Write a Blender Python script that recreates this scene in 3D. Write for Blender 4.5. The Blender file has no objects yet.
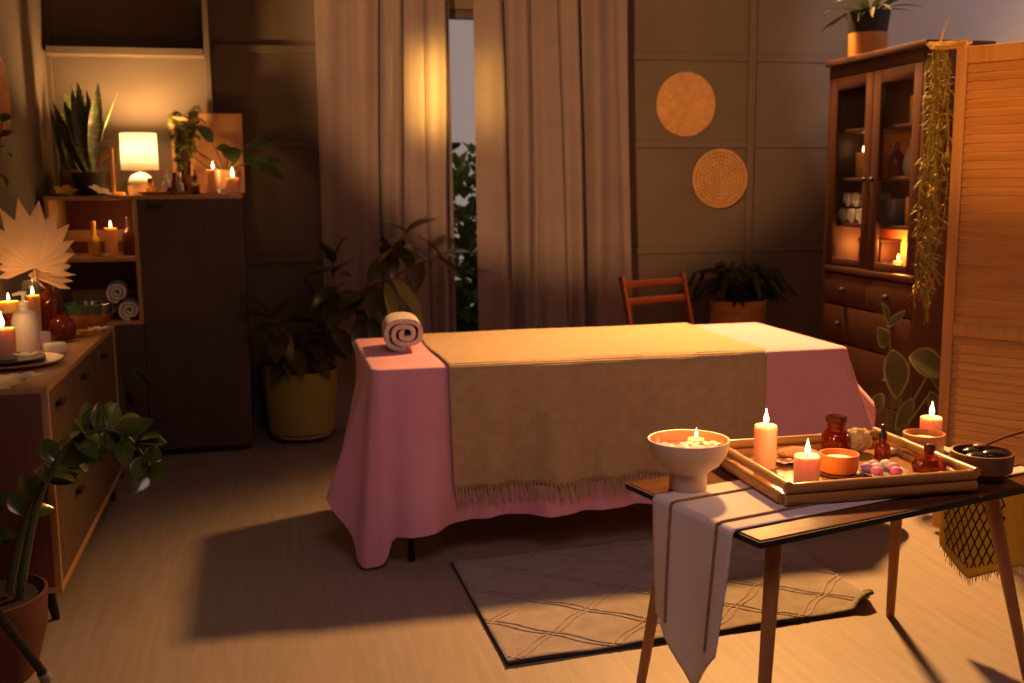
import bpy, bmesh, math, random
from mathutils import Vector, Matrix, Euler, noise

random.seed(7)
PI = math.pi
S = bpy.context.scene
COL = S.collection

# ------------------------------------------------------------------ camera
cam_data = bpy.data.cameras.new('camera')
cam = bpy.data.objects.new('camera', cam_data)
COL.objects.link(cam)
YAW, PIT, ROL = math.radians(13.06), math.radians(8.48), math.radians(-0.51)
fw = Vector((math.sin(YAW) * math.cos(PIT), math.cos(YAW) * math.cos(PIT), -math.sin(PIT)))
rt = Vector((math.cos(YAW), -math.sin(YAW), 0))
up = rt.cross(fw)
r2 = rt * math.cos(ROL) + up * math.sin(ROL)
u2 = up * math.cos(ROL) - rt * math.sin(ROL)
m = Matrix.Identity(4)
for i in range(3):
    m[i][0], m[i][1], m[i][2] = r2[i], u2[i], -fw[i]
m.translation = (0, 0, 1.35)
cam.matrix_world = m
cam_data.sensor_width = 36
cam_data.lens = 36 * 1050 / 1024
cam_data.dof.use_dof = True
cam_data.dof.focus_distance = 2.75
cam_data.dof.aperture_fstop = 3.2
cam_data.clip_start = 0.02
S.camera = cam

# ------------------------------------------------------------------ world, lights, exposure
S.view_settings.view_transform = 'Standard'
S.view_settings.look = 'None'
S.view_settings.exposure = 0.0
S.view_settings.gamma = 1.0
S.view_settings.use_curve_mapping = False
W = bpy.data.worlds.new('dusk')
S.world = W
W.use_nodes = True
bg = W.node_tree.nodes['Background']
bg.inputs[0].default_value = (1.0, 0.74, 0.66, 1)
bg.inputs[1].default_value = 0.34


def light(name, kind, loc, power, color, target=None, **kw):
    d = bpy.data.lights.new(name, kind)
    d.energy = power
    d.color = color
    for k, v in kw.items():
        setattr(d, k, v)
    o = bpy.data.objects.new(name, d)
    o.location = loc
    if target is not None:
        o.rotation_euler = (Vector(target) - Vector(loc)).to_track_quat('-Z', 'Y').to_euler()
    COL.objects.link(o)
    return o


light('ceiling_key_lamp', 'SPOT', (2.55, 5.25, 3.15), 1650, (1, 0.47, 0.14), (2.0, 3.35, 0.5),
      spot_size=math.radians(82), spot_blend=1.0, shadow_soft_size=0.15)
light('wall_spot_lamp', 'SPOT', (-0.95, 0.6, 2.5), 1050, (1, 0.50, 0.19), (1.72, 6.0, 2.30),
      spot_size=math.radians(31), spot_blend=0.35, shadow_soft_size=0.08)
light('screen_fill_spot', 'SPOT', (-0.6, -0.2, 2.5), 560, (1, 0.42, 0.08), (2.66, 3.25, 1.75),  # unseen spot added at the front left to brighten the folding screen
      spot_size=math.radians(15), spot_blend=0.8, shadow_soft_size=0.08)
light('room_fill_lamp', 'AREA', (0.5, 1.0, 2.7), 8.5, (1, 0.60, 0.64), (0.9, 2.6, 0.0),
      shape='DISK', size=1.2, spread=math.radians(120))
light('right_wall_fill', 'SPOT', (2.9, 2.0, 3.0), 330, (1, 0.78, 0.74), (3.65, 4.15, 2.55),  # unseen spot added to lighten the upper right wall
      spot_size=math.radians(34), spot_blend=0.6, shadow_soft_size=0.2)
for wx, wp in ((0.905, 7.0), (1.215, 1.8)):  # hidden strips added behind the curtains to make them glow yellow
    light('curtain_backlight', 'AREA', (wx, 5.985, 1.86), wp, (1, 0.58, 0.10), (wx, 5.0, 1.86),
          shape='RECTANGLE', size=0.03, size_y=0.40, spread=math.radians(100))


# ------------------------------------------------------------------ materials
def mat(name, col, rough=0.6, col2=None, scale=8.0, stretch=(1, 1, 1), bump=0.0, bump_scale=None, metal=0.0,
        coat=0.0, sss=0.0, sss_rad=(1, 0.4, 0.2), sss_scale=0.02, trans=0.0, transl=0.0, emit=None, estr=0.0, ior=1.45,
        sheen=0.0, detail=5.0, ramp=(0.35, 0.65), spec=0.5, alpha=1.0):
    M = bpy.data.materials.new(name)
    M.use_nodes = True
    nt = M.node_tree
    N, L = nt.nodes, nt.links
    b = N['Principled BSDF']
    b.inputs['Base Color'].default_value = (*col, 1)
    b.inputs['Roughness'].default_value = rough
    b.inputs['Metallic'].default_value = metal
    b.inputs['IOR'].default_value = ior
    b.inputs['Specular IOR Level'].default_value = spec
    b.inputs['Coat Weight'].default_value = coat
    b.inputs['Coat Roughness'].default_value = 0.12
    b.inputs['Transmission Weight'].default_value = trans
    b.inputs['Sheen Weight'].default_value = sheen
    b.inputs['Alpha'].default_value = alpha
    if sss:
        b.inputs['Subsurface Weight'].default_value = sss
        b.inputs['Subsurface Radius'].default_value = sss_rad
        b.inputs['Subsurface Scale'].default_value = sss_scale
    if emit:
        b.inputs['Emission Color'].default_value = (*emit, 1)
        b.inputs['Emission Strength'].default_value = estr
    tc = N.new('ShaderNodeTexCoord')
    mp = N.new('ShaderNodeMapping')
    mp.inputs['Scale'].default_value = stretch
    L.new(tc.outputs['Object'], mp.inputs['Vector'])
    if col2 is not None:
        nz = N.new('ShaderNodeTexNoise')
        nz.inputs['Scale'].default_value = scale
        nz.inputs['Detail'].default_value = detail
        L.new(mp.outputs[0], nz.inputs['Vector'])
        cr = N.new('ShaderNodeValToRGB')
        cr.color_ramp.elements[0].position = ramp[0]
        cr.color_ramp.elements[1].position = ramp[1]
        cr.color_ramp.elements[0].color = (*col, 1)
        cr.color_ramp.elements[1].color = (*col2, 1)
        L.new(nz.outputs['Fac'], cr.inputs['Fac'])
        L.new(cr.outputs['Color'], b.inputs['Base Color'])
    if bump:
        n2 = N.new('ShaderNodeTexNoise')
        n2.inputs['Scale'].default_value = bump_scale or scale * 4
        n2.inputs['Detail'].default_value = 4
        L.new(mp.outputs[0], n2.inputs['Vector'])
        bp = N.new('ShaderNodeBump')
        bp.inputs['Strength'].default_value = bump
        bp.inputs['Distance'].default_value = 0.01
        L.new(n2.outputs['Fac'], bp.inputs['Height'])
        L.new(bp.outputs[0], b.inputs['Normal'])
    if transl:
        out = N['Material Output']
        tr = N.new('ShaderNodeBsdfTranslucent')
        tr.inputs['Color'].default_value = (*[min(1, c * 1.3) for c in col], 1)
        mx = N.new('ShaderNodeMixShader')
        mx.inputs[0].default_value = transl
        L.new(b.outputs[0], mx.inputs[1])
        L.new(tr.outputs[0], mx.inputs[2])
        L.new(mx.outputs[0], out.inputs['Surface'])
    return M


def wood(name, c1, c2, axis='x', rough=0.45, scale=6.0, coat=0.0, bump=0.08, spec=0.5):
    st = {'x': (0.6, 9, 9), 'y': (9, 0.6, 9), 'z': (9, 9, 0.6)}[axis]
    return mat(name, c1, rough, c2, scale=scale, stretch=st, bump=bump, bump_scale=scale * 3, coat=coat, ramp=(0.3, 0.7), spec=spec)


def weave(name, c1, c2, sc=120.0, rough=0.9, strength=0.5, sheen=0.2, transl=0.0, blotch=None):
    """cloth: crossed wave bands as thread bump over a soft colour variation"""
    M = mat(name, c1, rough, c2, scale=blotch or 5.0, sheen=sheen, transl=transl)
    nt = M.node_tree
    N, L = nt.nodes, nt.links
    b = N['Principled BSDF']
    tc = N.new('ShaderNodeTexCoord')
    hs = []
    for d in ('X', 'Y', 'Z'):
        w = N.new('ShaderNodeTexWave')
        w.bands_direction = d
        w.inputs['Scale'].default_value = sc
        w.inputs['Distortion'].default_value = 1.5
        w.inputs['Detail'].default_value = 1
        L.new(tc.outputs['Object'], w.inputs['Vector'])
        hs.append(w)
    a = N.new('ShaderNodeMath'); a.operation = 'ADD'
    L.new(hs[0].outputs['Fac'], a.inputs[0]); L.new(hs[1].outputs['Fac'], a.inputs[1])
    a2 = N.new('ShaderNodeMath'); a2.operation = 'ADD'
    L.new(a.outputs[0], a2.inputs[0]); L.new(hs[2].outputs['Fac'], a2.inputs[1])
    bp = N.new('ShaderNodeBump')
    bp.inputs['Strength'].default_value = strength
    bp.inputs['Distance'].default_value = 0.002
    L.new(a2.outputs[0], bp.inputs['Height'])
    L.new(bp.outputs[0], b.inputs['Normal'])
    return M


def plank_floor():
    M = mat('floor_planks', (0.56, 0.45, 0.35), 0.5)
    nt = M.node_tree
    N, L = nt.nodes, nt.links
    b = N['Principled BSDF']
    tc = N.new('ShaderNodeTexCoord')
    mp = N.new('ShaderNodeMapping')
    mp.inputs['Rotation'].default_value = (0, 0, PI / 2)
    L.new(tc.outputs['Object'], mp.inputs['Vector'])
    br = N.new('ShaderNodeTexBrick')
    br.inputs['Color1'].default_value = (0.285, 0.232, 0.190, 1)
    br.inputs['Color2'].default_value = (0.272, 0.222, 0.181, 1)
    br.inputs['Mortar'].default_value = (0.250, 0.204, 0.166, 1)
    br.inputs['Scale'].default_value = 1.0
    br.inputs['Mortar Size'].default_value = 0.002
    br.inputs['Brick Width'].default_value = 1.3
    br.inputs['Row Height'].default_value = 0.19
    L.new(mp.outputs[0], br.inputs['Vector'])
    m2 = N.new('ShaderNodeMapping')
    m2.inputs['Scale'].default_value = (14, 1.2, 1)
    L.new(tc.outputs['Object'], m2.inputs['Vector'])
    nz = N.new('ShaderNodeTexNoise')
    nz.inputs['Scale'].default_value = 3
    nz.inputs['Detail'].default_value = 6
    L.new(m2.outputs[0], nz.inputs['Vector'])
    mx = N.new('ShaderNodeMix'); mx.data_type = 'RGBA'; mx.blend_type = 'SOFT_LIGHT'
    mx.inputs[0].default_value = 0.35
    L.new(br.outputs['Color'], mx.inputs[6]); L.new(nz.outputs['Fac'], mx.inputs[7])
    L.new(mx.outputs[2], b.inputs['Base Color'])
    return M


MT = {}
MT['floor'] = plank_floor()
MT['wall'] = mat('wall_paint_taupe', (0.118, 0.088, 0.068), 0.75, (0.135, 0.102, 0.079), scale=3, bump=0.05, bump_scale=60)
MT['wall_r'] = mat('wall_paint_grey', (0.74, 0.71, 0.73), 0.8, (0.78, 0.75, 0.77), scale=2)
MT['ceil'] = mat('ceiling_paint', (0.14, 0.12, 0.11), 0.9)
MT['curtain'] = weave('curtain_cloth', (0.230, 0.172, 0.168), (0.265, 0.198, 0.192), sc=60, strength=0.25, transl=0.20)
MT['pink'] = weave('pink_cotton', (0.74, 0.34, 0.46), (0.78, 0.38, 0.50), sc=70, strength=0.25)
MT['throw'] = weave('tan_wool', (0.44, 0.31, 0.175), (0.50, 0.36, 0.21), sc=45, strength=0.5, blotch=25)
MT['towel'] = mat('white_terry', (0.84, 0.76, 0.72), 0.95, (0.86, 0.79, 0.75), scale=40, bump=0.9, bump_scale=260, sheen=0.4)
MT['towel_grey'] = mat('grey_terry', (0.50, 0.50, 0.54), 0.95, (0.56, 0.56, 0.60), scale=40, bump=0.9, bump_scale=260, sheen=0.4)
MT['black'] = mat('black_metal', (0.010, 0.009, 0.009), 0.65)
MT['blackplastic'] = mat('black_plastic', (0.018, 0.016, 0.016), 0.35)
MT['hb_door'] = wood('ribbed_dark_wood', (0.070, 0.046, 0.036), (0.095, 0.062, 0.048), 'z', 0.5)
MT['oak_x'] = wood('oak_along_x', (0.40, 0.22, 0.09), (0.52, 0.30, 0.13), 'x', 0.4)
MT['oak_y'] = wood('oak_along_y', (0.40, 0.22, 0.09), (0.52, 0.30, 0.13), 'y', 0.55, spec=0.25)
MT['oak_z'] = wood('oak_along_z', (0.40, 0.22, 0.09), (0.52, 0.30, 0.13), 'z', 0.4)
MT['redback'] = mat('dark_red_panel', (0.10, 0.022, 0.014), 0.6, (0.12, 0.028, 0.017), scale=4)
MT['sb_side'] = wood('reddish_wood', (0.13, 0.046, 0.028), (0.16, 0.057, 0.034), 'z', 0.5)
MT['sb_front'] = wood('brown_front', (0.115, 0.068, 0.038), (0.145, 0.086, 0.048), 'z', 0.5)
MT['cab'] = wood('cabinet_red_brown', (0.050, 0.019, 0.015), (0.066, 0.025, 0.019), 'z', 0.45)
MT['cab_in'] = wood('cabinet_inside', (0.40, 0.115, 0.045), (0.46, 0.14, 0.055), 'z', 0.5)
MT['pine'] = wood('pine', (0.55, 0.265, 0.075), (0.66, 0.345, 0.11), 'z', 0.5)
MT['pine_slat'] = wood('pine_slat', (0.50, 0.235, 0.065), (0.66, 0.34, 0.105), 'x', 0.5, scale=4)
MT['table'] = wood('lacquered_table_wood', (0.075, 0.026, 0.012), (0.15, 0.058, 0.022), 'x', 0.34, scale=5, spec=0.04)
MT['tleg'] = wood('table_leg_wood', (0.36, 0.155, 0.06), (0.44, 0.20, 0.08), 'z', 0.4)
MT['chair'] = wood('cherry_wood', (0.13, 0.032, 0.013), (0.17, 0.043, 0.016), 'x', 0.25, coat=0.3)
MT['bamboo'] = wood('bamboo', (0.33, 0.155, 0.042), (0.42, 0.215, 0.068), 'x', 0.3, coat=0.3)
MT['bamboo_y'] = wood('bamboo_y', (0.38, 0.19, 0.055), (0.47, 0.25, 0.085), 'y', 0.3, coat=0.3)
MT['woodbowl'] = wood('turned_wood', (0.42, 0.16, 0.055), (0.54, 0.23, 0.085), 'x', 0.4)
MT['orangebowl'] = wood('orange_wood', (0.62, 0.17, 0.030), (0.70, 0.22, 0.045), 'x', 0.35)
MT['darkbowl'] = wood('dark_wood', (0.13, 0.05, 0.025), (0.17, 0.07, 0.035), 'x', 0.4)
MT['board'] = wood('board_wood', (0.56, 0.27, 0.12), (0.64, 0.33, 0.15), 'z', 0.5)
MT['ceramic'] = mat('cream_ceramic', (0.62, 0.47, 0.36), 0.45, (0.68, 0.53, 0.42), scale=25, bump=0.05)
MT['ceramic_in'] = mat('bowl_glow_orange', (0.78, 0.22, 0.075), 0.3)  # candle glow inside the bowl, put into the colour
MT['white'] = mat('white_gloss', (0.80, 0.76, 0.70), 0.3)
MT['wax'] = mat('wax_blush', (0.88, 0.53, 0.33), 0.5, sss=0.85, sss_rad=(1.0, 0.65, 0.4), sss_scale=0.030)
MT['wax_y'] = mat('wax_honey', (0.90, 0.58, 0.20), 0.5, sss=0.85, sss_rad=(1.0, 0.55, 0.15), sss_scale=0.02)
MT['wick'] = mat('wick', (0.02, 0.015, 0.01), 0.9)
MT['flame'] = mat('flame', (1, 0.7, 0.3), 0.5, emit=(1.0, 0.60, 0.22), estr=14)
MT['shade'] = mat('lamp_shade_cloth', (0.90, 0.86, 0.78), 0.8, transl=0.65)
MT['bulb'] = mat('lit_bulb', (1, 0.8, 0.5), 0.5, emit=(1.0, 0.66, 0.30), estr=40)
MT['amber'] = mat('amber_glass', (0.36, 0.055, 0.012), 0.06, trans=0.75, ior=1.5)
MT['brownglass'] = mat('brown_glass', (0.13, 0.03, 0.012), 0.08, trans=0.45, ior=1.5)
MT['redglass'] = mat('ruby_amber_glass', (0.35, 0.030, 0.012), 0.06, trans=0.7, ior=1.5)
MT['glass'] = mat('clear_glass', (0.95, 0.95, 0.93), 0.03, trans=1.0, ior=1.45)
MT['pane'] = mat('thin_pane', (0.03, 0.03, 0.03), 0.02, alpha=0.08)
MT['oil'] = mat('yellow_oil', (0.85, 0.55, 0.08), 0.15, trans=0.5, ior=1.4)
MT['water'] = mat('petal_water', (0.72, 0.20, 0.06), 0.04, trans=0.35, ior=1.33)  # orange of the candlelight is mixed into the water's own colour
MT['petal'] = mat('white_petal', (0.88, 0.80, 0.72), 0.6, sss=0.3, sss_rad=(1, .7, .4), sss_scale=0.01, transl=0.2)
MT['petal_y'] = mat('yellow_petal', (0.85, 0.55, 0.10), 0.6, transl=0.2)
MT['heart'] = mat('flower_heart', (0.95, 0.55, 0.06), 0.6)
MT['dry'] = mat('dried_palm', (0.76, 0.54, 0.34), 0.8, (0.82, 0.61, 0.40), scale=12, transl=0.2)
MT['pampas'] = mat('dried_pampas', (0.62, 0.40, 0.24), 0.95, (0.70, 0.48, 0.30), scale=40, bump=1.0, bump_scale=90)
MT['leaf'] = mat('dark_leaf', (0.030, 0.050, 0.016), 0.4, (0.05, 0.075, 0.022), scale=9, transl=0.12, coat=0.2)
MT['rubber'] = mat('rubber_leaf', (0.050, 0.050, 0.018), 0.3, (0.095, 0.085, 0.028), scale=6, transl=0.08, coat=0.3)
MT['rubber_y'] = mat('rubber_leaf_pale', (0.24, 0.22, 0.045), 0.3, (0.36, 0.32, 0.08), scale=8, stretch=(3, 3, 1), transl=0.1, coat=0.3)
MT['zz'] = mat('zz_leaf', (0.050, 0.085, 0.018), 0.22, (0.085, 0.125, 0.028), scale=10, transl=0.1, coat=0.5)
MT['snake'] = mat('snake_leaf', (0.055, 0.085, 0.03), 0.4, (0.22, 0.20, 0.06), scale=5, stretch=(3, 3, 14), ramp=(0.45, 0.7))
MT['fern'] = mat('fern_leaf', (0.025, 0.040, 0.012), 0.6, (0.035, 0.052, 0.015), scale=9, transl=0.15)
MT['vari_g'] = mat('variegated_green', (0.035, 0.055, 0.022), 0.4, (0.08, 0.10, 0.045), scale=8, transl=0.1)
MT['vari_c'] = mat('variegated_cream', (0.20, 0.18, 0.07), 0.4, transl=0.1)
MT['herb'] = mat('small_herb_leaf', (0.12, 0.13, 0.035), 0.4, (0.20, 0.19, 0.05), scale=15, transl=0.15, coat=0.3)
MT['hedge'] = mat('hedge_leaf', (0.10, 0.20, 0.035), 0.5, (0.16, 0.27, 0.05), scale=6, transl=0.2)
MT['stem'] = mat('brown_stem', (0.12, 0.06, 0.03), 0.7)
MT['stem_r'] = mat('red_stem', (0.24, 0.06, 0.03), 0.6)
MT['stem_g'] = mat('green_stem', (0.07, 0.09, 0.03), 0.5)
MT['soil'] = mat('soil', (0.03, 0.02, 0.014), 0.95, bump=0.8, bump_scale=60)
MT['olive'] = mat('olive_fabric_pot', (0.25, 0.21, 0.055), 0.8, (0.30, 0.255, 0.065), scale=8, bump=0.2, bump_scale=30)
MT['terra'] = mat('terracotta', (0.10, 0.030, 0.018), 0.75, (0.125, 0.037, 0.022), scale=10)
MT['pot_black'] = mat('black_pot', (0.02, 0.018, 0.018), 0.6)
MT['pot_pink'] = mat('rose_pot', (0.40, 0.21, 0.15), 0.6)
MT['pot_peach'] = mat('peach_pot', (0.62, 0.33, 0.16), 0.6)
MT['wicker'] = mat('wicker', (0.36, 0.16, 0.055), 0.7, (0.46, 0.22, 0.08), scale=30, bump=0.5)
MT['jute'] = mat('jute_coil', (0.52, 0.28, 0.10), 0.8, (0.64, 0.36, 0.14), scale=30, bump=0.6, bump_scale=120)
MT['moss'] = mat('dry_moss', (0.30, 0.22, 0.045), 0.9, (0.38, 0.29, 0.07), scale=30)
MT['moss_g'] = mat('dry_moss_green', (0.16, 0.14, 0.03), 0.9, (0.23, 0.19, 0.045), scale=30)
MT['straw'] = mat('straw', (0.66, 0.48, 0.16), 0.8)
MT['rug'] = weave('rug_wool', (0.36, 0.30, 0.255), (0.44, 0.37, 0.32), sc=60, strength=1.0, blotch=18)
MT['rug_line'] = mat('rug_raised_line', (0.33, 0.275, 0.23), 0.95, (0.46, 0.385, 0.325), scale=40, bump=1, bump_scale=150)
MT['rug_edge'] = mat('rug_dark_edge', (0.035, 0.028, 0.028), 0.9)
MT['runner'] = weave('runner_linen', (0.70, 0.62, 0.56), (0.75, 0.67, 0.61), sc=110, strength=0.4)
MT['stitch'] = mat('brown_braid', (0.26, 0.15, 0.07), 0.9, (0.36, 0.22, 0.11), scale=60, bump=1, bump_scale=200)
MT['runner_o'] = weave('runner_end_olive', (0.55, 0.43, 0.13), (0.66, 0.52, 0.18), sc=90, strength=0.8, blotch=40, transl=0.45)
MT['stone'] = mat('black_stone', (0.020, 0.018, 0.017), 0.18, (0.03, 0.027, 0.025), scale=10)
MT['gold'] = mat('gilt_stone', (0.75, 0.50, 0.16), 0.3, metal=0.6)
MT['soap'] = mat('white_soap', (0.84, 0.74, 0.66), 0.5, sss=0.3, sss_scale=0.01)
MT['cream_soap'] = mat('cream_soap', (0.84, 0.66, 0.36), 0.5, sss=0.3, sss_scale=0.01)
MT['pinkbath'] = mat('pink_salt', (0.80, 0.18, 0.30), 0.6)
MT['lilac'] = mat('lilac_salt', (0.50, 0.30, 0.48), 0.6, (0.60, 0.42, 0.58), scale=40)
MT['herbdry'] = mat('dried_loofah', (0.56, 0.38, 0.15), 0.9, (0.66, 0.47, 0.2), scale=40, bump=1, bump_scale=80)
MT['sponge'] = mat('brown_sponge', (0.34, 0.17, 0.07), 0.9, (0.42, 0.22, 0.10), scale=50, bump=1, bump_scale=90)
MT['greenrim'] = mat('green_glaze', (0.05, 0.085, 0.045), 0.2, coat=0.5)
MT['clay'] = mat('clay_bowl', (0.30, 0.085, 0.03), 0.3, coat=0.4)
MT['frame_w'] = mat('window_frame_dark', (0.05, 0.038, 0.03), 0.5)
MT['darkbox'] = mat('dark_brown_box', (0.06, 0.018, 0.012), 0.6)
MT['greyplate'] = mat('grey_slate_plate', (0.10, 0.10, 0.11), 0.25, coat=0.3)
MT['clearpl'] = mat('pale_glass_plate', (0.65, 0.62, 0.58), 0.1, trans=0.5)
MT['tip'] = mat('grey_rubber', (0.24, 0.22, 0.21), 0.7)


# ------------------------------------------------------------------ mesh toolkit
class G:
    def __init__(self):
        self.bm = bmesh.new()

    def _x(self, verts, M):
        if M is not None:
            for v in verts:
                v.co = M @ v.co

    def box(self, c, s, bev=0.0, rot=None, seg=2):
        ret = bmesh.ops.create_cube(self.bm, size=1)
        vs = ret['verts']
        for v in vs:
            v.co = Vector((v.co.x * s[0], v.co.y * s[1], v.co.z * s[2]))
        if bev > 0:
            es = list({e for v in vs for e in v.link_edges})
            r = bmesh.ops.bevel(self.bm, geom=es, offset=min(bev, min(s) * 0.45), segments=seg, affect='EDGES', profile=0.5)
            vs = list({v for f in r['faces'] for v in f.verts} | {v for v in vs if v.is_valid})
        M = Matrix.Translation(c)
        if rot:
            M = M @ Euler(rot).to_matrix().to_4x4()
        self._x(vs, M)
        return self

    def lathe(self, prof, n=32, c=(0, 0, 0), M=None, wob=None):
        """prof: list of (r,z); r=0 closes the end"""
        rings = []
        allv = []
        for (r, z) in prof:
            if r < 1e-6:
                v = self.bm.verts.new((c[0], c[1], c[2] + z)); rings.append([v]); allv.append(v)
            else:
                ring = []
                for k in range(n):
                    a = 2 * PI * k / n
                    rr = r * (1 + (wob(a, z) if wob else 0))
                    ring.append(self.bm.verts.new((c[0] + rr * math.cos(a), c[1] + rr * math.sin(a), c[2] + z)))
                rings.append(ring); allv += ring
        for a, b in zip(rings, rings[1:]):
            if len(a) == 1 and len(b) == 1:
                continue
            for k in range(n):
                k2 = (k + 1) % n
                if len(a) == 1:
                    self.bm.faces.new((a[0], b[k2], b[k]))
                elif len(b) == 1:
                    self.bm.faces.new((a[k], a[k2], b[0]))
                else:
                    self.bm.faces.new((a[k], a[k2], b[k2], b[k]))
        self._x(allv, M)
        return self

    def tube(self, pts, rad, n=8, caps=True):
        pts = [Vector(p) for p in pts]
        if not hasattr(rad, '__len__'):
            rad = [rad] * len(pts)
        prev = None
        rings = []
        for i, p in enumerate(pts):
            t = (pts[min(i + 1, len(pts) - 1)] - pts[max(i - 1, 0)])
            t = t.normalized() if t.length > 1e-9 else Vector((0, 0, 1))
            if prev is None:
                a = Vector((0, 0, 1)) if abs(t.z) < 0.9 else Vector((1, 0, 0))
                u = t.cross(a).normalized()
            else:
                u = (prev - t * prev.dot(t))
                u = u.normalized() if u.length > 1e-6 else t.orthogonal().normalized()
            prev = u
            w = t.cross(u)
            rings.append([self.bm.verts.new(p + (u * math.cos(2 * PI * k / n) + w * math.sin(2 * PI * k / n)) * rad[i]) for k in range(n)])
        for a, b in zip(rings, rings[1:]):
            for k in range(n):
                k2 = (k + 1) % n
                self.bm.faces.new((a[k], a[k2], b[k2], b[k]))
        if caps:
            self.bm.faces.new(rings[0][::-1]); self.bm.faces.new(rings[-1])
        return self

    def grid(self, f, nu, nv, closed=False):
        rows = []
        for i in range(nu if closed else nu + 1):
            rows.append([self.bm.verts.new(f(i / nu, j / nv)) for j in range(nv + 1)])
        N = len(rows)
        for i in range(nu):
            a, b = rows[i], rows[(i + 1) % N]
            for j in range(nv):
                self.bm.faces.new((a[j], b[j], b[j + 1], a[j + 1]))
        return rows

    def sphere(self, c, r, seg=16, ring=10, sc=(1, 1, 1), M=None):
        ret = bmesh.ops.create_uvsphere(self.bm, u_segments=seg, v_segments=ring, radius=r)
        for v in ret['verts']:
            v.co = Vector((v.co.x * sc[0], v.co.y * sc[1], v.co.z * sc[2]))
        if M is not None:
            self._x(ret['verts'], M)
        for v in ret['verts']:
            v.co += Vector(c)
        return self

    def leaf(self, base, d, nrm, L, Wd, bend=0.3, fold=0.25, n=7, tip=1.0, wide=0.45, thick=0.0):
        """pointed leaf blade: rib along d, drooping against nrm"""
        base, d, nrm = Vector(base), Vector(d).normalized(), Vector(nrm).normalized()
        s = d.cross(nrm)
        if s.length < 1e-4:
            s = d.orthogonal()
        s.normalize()
        nrm = s.cross(d).normalized()
        rows = []
        for i in range(n + 1):
            t = i / n
            w = Wd * 0.5 * (math.sin(PI * min(1, t ** (math.log(0.5) / math.log(wide)))) ** 0.8) if 0 < t < 1 else Wd * 0.02
            c = base + d * (L * (t - 0.15 * bend * t * t)) - nrm * (L * bend * t * t)
            rows.append([self.bm.verts.new(c + s * w + nrm * (fold * w)), self.bm.verts.new(c), self.bm.verts.new(c - s * w + nrm * (fold * w))])
        for a, b in zip(rows, rows[1:]):
            self.bm.faces.new((a[0], a[1], b[1], b[0]))
            self.bm.faces.new((a[1], a[2], b[2], b[1]))
        return self


def obj(name, g, material, parent=None, loc=(0, 0, 0), rot=None, smooth=40, solid=0.0):
    me = bpy.data.meshes.new(name)
    bmesh.ops.recalc_face_normals(g.bm, faces=g.bm.faces)
    g.bm.to_mesh(me)
    g.bm.free()
    me.materials.append(MT[material] if isinstance(material, str) else material)
    if smooth:
        for p in me.polygons:
            p.use_smooth = True
        me.set_sharp_from_angle(angle=math.radians(smooth))
    o = bpy.data.objects.new(name, me)
    COL.objects.link(o)
    o.location = loc
    if rot:
        o.rotation_euler = rot
    if parent is not None:
        o.parent = parent
    if solid:
        md = o.modifiers.new('thickness', 'SOLIDIFY')
        md.thickness = solid
        md.offset = 0
    return o


def tag(o, label, cat, group=None):
    o['label'] = label
    o['category'] = cat
    if group:
        o['group'] = group
    return o


def thing(name, label, cat, loc=(0, 0, 0), rz=0.0, group=None):
    o = bpy.data.objects.new(name, None)
    o.empty_display_size = 0.05
    COL.objects.link(o)
    o.location = loc
    o.rotation_euler = (0, 0, rz)
    return tag(o, label, cat, group)


def struct(name, g, material, **kw):
    o = obj(name, g, material, **kw)
    o['kind'] = 'structure'
    return o


def copy_tree(o, parent=None):
    c = o.copy()
    COL.objects.link(c)
    if parent is not None:
        c.parent = parent
    for ch in list(o.children):
        copy_tree(ch, c)
    return c


# ------------------------------------------------------------------ room shell
XL, XR, YB, YF, ZC = -1.07, 3.65, 6.0, -1.6, 3.3
struct('floor', G().box(((XL + XR) / 2, (YB + YF) / 2, -0.05), (XR - XL + 0.2, YB - YF + 0.2, 0.1)), 'floor', smooth=0)
WX0, WX1, WZ0, WZ1 = 0.50, 1.92, 0.10, 2.33      # window opening
g = G()
t = 0.1
g.box(((XL - t + WX0) / 2, YB + t / 2, ZC / 2), (WX0 - XL + t, t, ZC))
g.box(((WX1 + XR + t) / 2, YB + t / 2, ZC / 2), (XR + t - WX1, t, ZC))
g.box(((WX0 + WX1) / 2, YB + t / 2, (WZ1 + ZC) / 2), (WX1 - WX0, t, ZC - WZ1))
g.box(((WX0 + WX1) / 2, YB + t / 2, WZ0 / 2), (WX1 - WX0, t, WZ0))
struct('wall_back', g, 'wall', smooth=0)
struct('wall_left', G().box((XL - t / 2, (YB + YF) / 2, ZC / 2), (t, YB - YF, ZC)), 'wall', smooth=0)
struct('wall_right', G().box((XR + t / 2, (YB + YF) / 2, ZC / 2), (t, YB - YF, ZC)), 'wall_r', smooth=0)
struct('wall_front', G().box(((XL + XR) / 2, YF - t / 2, ZC / 2), (XR - XL, t, ZC)), 'wall', smooth=0)
struct('ceiling', G().box(((XL + XR) / 2, (YB + YF) / 2, ZC + 0.05), (XR - XL + 0.2, YB - YF + 0.2, 0.1)), 'ceil', smooth=0)
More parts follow.
